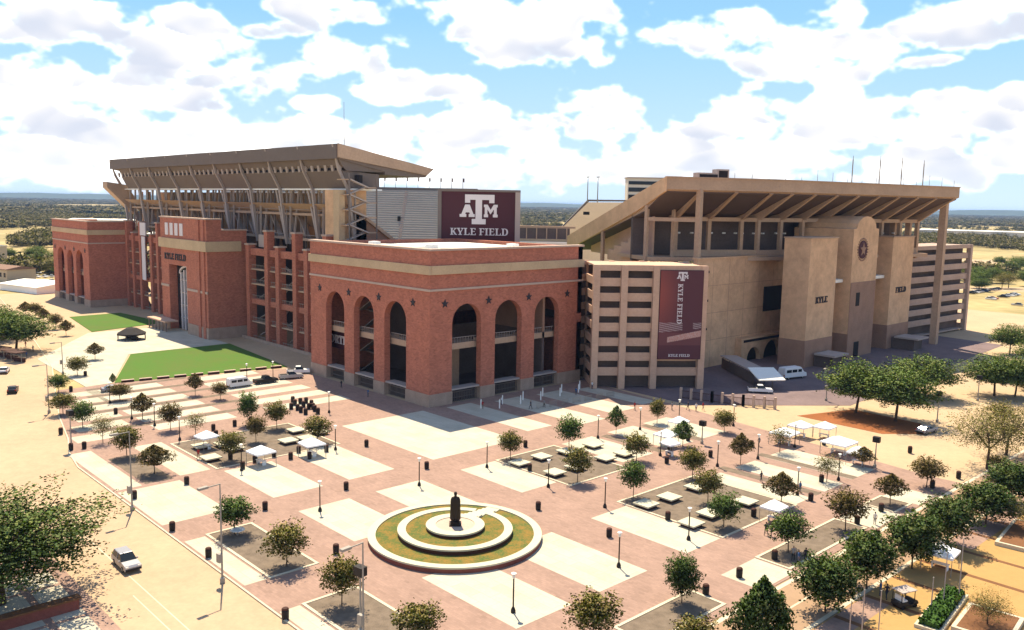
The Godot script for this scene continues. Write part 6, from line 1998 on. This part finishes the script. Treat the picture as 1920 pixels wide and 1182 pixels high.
func town() -> void:
	# low buildings beyond the stadium: [x, z, width, depth, height, wall, roof, label]
	var rows := [
		[-338, -40, 30, 22, 2.6, "white_paint", "white_membrane", "low bright white tent-roofed hall just past the far brick tower"],
		[-395, -40, 22, 14, 6, "tan_plaster", "brown_roof", "tan house with brown roof at the left edge past the far tower"],
		[-470, -110, 34, 18, 8, "plaster", "steel_light", "grey-roofed plaster block among trees left of the far brick tower"],
		[-560, -60, 40, 16, 9, "tan_plaster", "white_membrane", "tan block with a white roof at the left frame edge"],
		[-720, -260, 60, 20, 8, "plaster", "white_membrane", "long white-roofed warehouse above the far brick tower"],
		[-1100, -330, 120, 30, 11, "white_paint", "white_membrane", "long bright white shed on the left horizon fields"],
		[-1500, -700, 140, 40, 12, "plaster", "steel_light", "grey distant shed near the left horizon"],
		[-620, -780, 60, 24, 12, "white_paint", "white_membrane", "white low block seen right of the scoreboard"],
		[-760, -1000, 90, 24, 14, "tan_plaster", "brown_roof", "tan low block seen right of the scoreboard, farther back"],
		[30, -430, 60, 16, 7, "tan_plaster", "white_membrane", "tan shed with white roof beyond the second ramp tower lots"],
		[-420, -1500, 220, 40, 10, "plaster", "white_membrane", "very long white hall near the right horizon"],
		[110, -380, 30, 14, 6, "plaster", "brown_roof", "brown-roofed house at the right frame edge"]]
	for q in rows:
		var t := thing("far_building", q[7], "building", Vector3(q[0], 0, q[1]), deg_to_rad(46.8) if q[0] < -600 else 0.25)
		put("wall", MB.new().box(-q[2] / 2.0, q[2] / 2.0, 0, q[4], -q[3] / 2.0, q[3] / 2.0), q[5], t)
		var m := MB.new()
		m.xf = frame(Vector3(-q[2] / 2.0, 0, 0), Vector3(0, 0, 1))
		m.prism(PackedVector2Array([Vector2(-q[3] / 2.0 - 0.5, q[4]), Vector2(q[3] / 2.0 + 0.5, q[4]), Vector2(q[3] / 2.0 + 0.5, q[4] + 0.3), Vector2(0, q[4] + 1.6), Vector2(-q[3] / 2.0 - 0.5, q[4] + 0.3)]), 0.5, -q[2] - 0.5)
		put("roof", m, q[6], t)
		for k in (6 if q[4] > 4 and q[2] < 100 else 0):
			var x: float = q[2] * ((k + 0.5) / 6.0 - 0.5)
			put("window", MB.new().box(x - q[2] * 0.04, x + q[2] * 0.04, q[4] * 0.4, q[4] * 0.75, q[3] / 2.0, q[3] / 2.0 + 0.1), "glass", t)
	# low hills closing the horizon
	var hz := FastNoiseLite.new()
	hz.seed = 14
	var hm := MB.new()
	for k in 120:
		var q := []
		for j in 2:
			var az := deg_to_rad(46.8 - 48.0 + (k + j) * 0.8)
			var d := Vector3(-sin(az), 0, -cos(az))
			var y := 52.0 + 34.0 * hz.get_noise_1d((k + j) * 6.0)
			q.append([Vector3(82, -1, 68) + d * 9800.0, Vector3(82, y, 68) + d * 11200.0, Vector3(82, -1, 68) + d * 13400.0])
		hm.quad(q[0][0], q[1][0], q[1][1], q[0][1])
		hm.quad(q[0][1], q[1][1], q[1][2], q[0][2])
	struct("hills", hm, "hill_wood")
	# pale dirt fields and lots that show between the woods
	for q in [[-420, -120, 90, 60], [-560, -230, 160, 40], [-900, -420, 300, 50], [60, -360, 120, 60], [-30, -500, 260, 30], [-150, -760, 360, 60], [-700, -640, 260, 40], [-500, -1100, 600, 90]]:
		var f := MB.new()
		f.xf = Transform3D(Basis(Vector3.UP, deg_to_rad(46.8)), Vector3(q[0], 0, q[1]))
		f.slab([[-q[2] / 2.0, -q[3] / 2.0], [q[2] / 2.0, -q[3] / 2.0], [q[2] * 0.42, q[3] / 2.0], [-q[2] * 0.5, q[3] * 0.4]], -0.3, 0.0)
		struct("pale_field", f, "service")

func _ready() -> void:
	# camera
	var cam := Camera3D.new()
	cam.name = "camera"
	add_child(cam)
	cam.position = Vector3(82.25, 42.0, 67.95)
	cam.basis = Basis(Vector3.UP, deg_to_rad(46.813)) * Basis(Vector3.RIGHT, deg_to_rad(-7.397)) * Basis(Vector3.BACK, deg_to_rad(1.041))
	cam.fov = 40.27
	cam.near = 0.5
	cam.far = 60000.0
	cam.current = true
	# sky, haze and exposure
	var env := Environment.new()
	env.background_mode = Environment.BG_SKY
	env.sky = Sky.new()
	env.sky.sky_material = make_sky()
	env.background_energy_multiplier = 1.0
	env.tonemap_mode = Environment.TONE_MAPPER_LINEAR
	env.tonemap_exposure = 2.28
	env.sdfgi_enabled = true
	env.ssao_enabled = true
	env.ssil_enabled = true
	env.fog_enabled = true
	env.fog_density = 0.00005
	env.fog_light_color = Color(0.60, 0.76, 0.98)
	var we := WorldEnvironment.new()
	we.name = "world_environment"
	we.environment = env
	add_child(we)
	# the midday sun stands behind the stadium
	var sun := DirectionalLight3D.new()
	sun.name = "sun"
	add_child(sun)
	sun.look_at_from_position(Vector3.ZERO, Vector3(17.2, -32.3, 8.4))
	sun.light_energy = 1.38
	sun.light_color = Color(1.0, 0.94, 0.82)
	sun.light_angular_distance = 0.5
	sun.shadow_enabled = true
	materials()
	ground()
	# large structures
	corner_tower()
	portal()
	far_tower()
	left_stand()
	raked_stand()
	ramp_tower("tan ramp tower of stacked decks between the brick tower and the tan wall", frame(Vector3(-38, 0, -89.7), Vector3(0.62, 0, -0.785)), [-13.6, -7.2, 0.2, 11.4], 8, 28.6, 3.45, 16.0, "concrete_pink")
	ramp_tower("brownish ramp tower of stacked decks at the right end of the raked stand", frame(Vector3(-31.5, 0, -213), Vector3(0.05, 0, -1)), [0, 22, 46], 8, 30.6, 3.6, 14.0, "concrete_brown")
	scoreboard()
	beyond()
	town()
	far_woods()
	planter()
	trees()
	# objects
	banner()
	statue()
	vehicles()
	furniture()
	people()
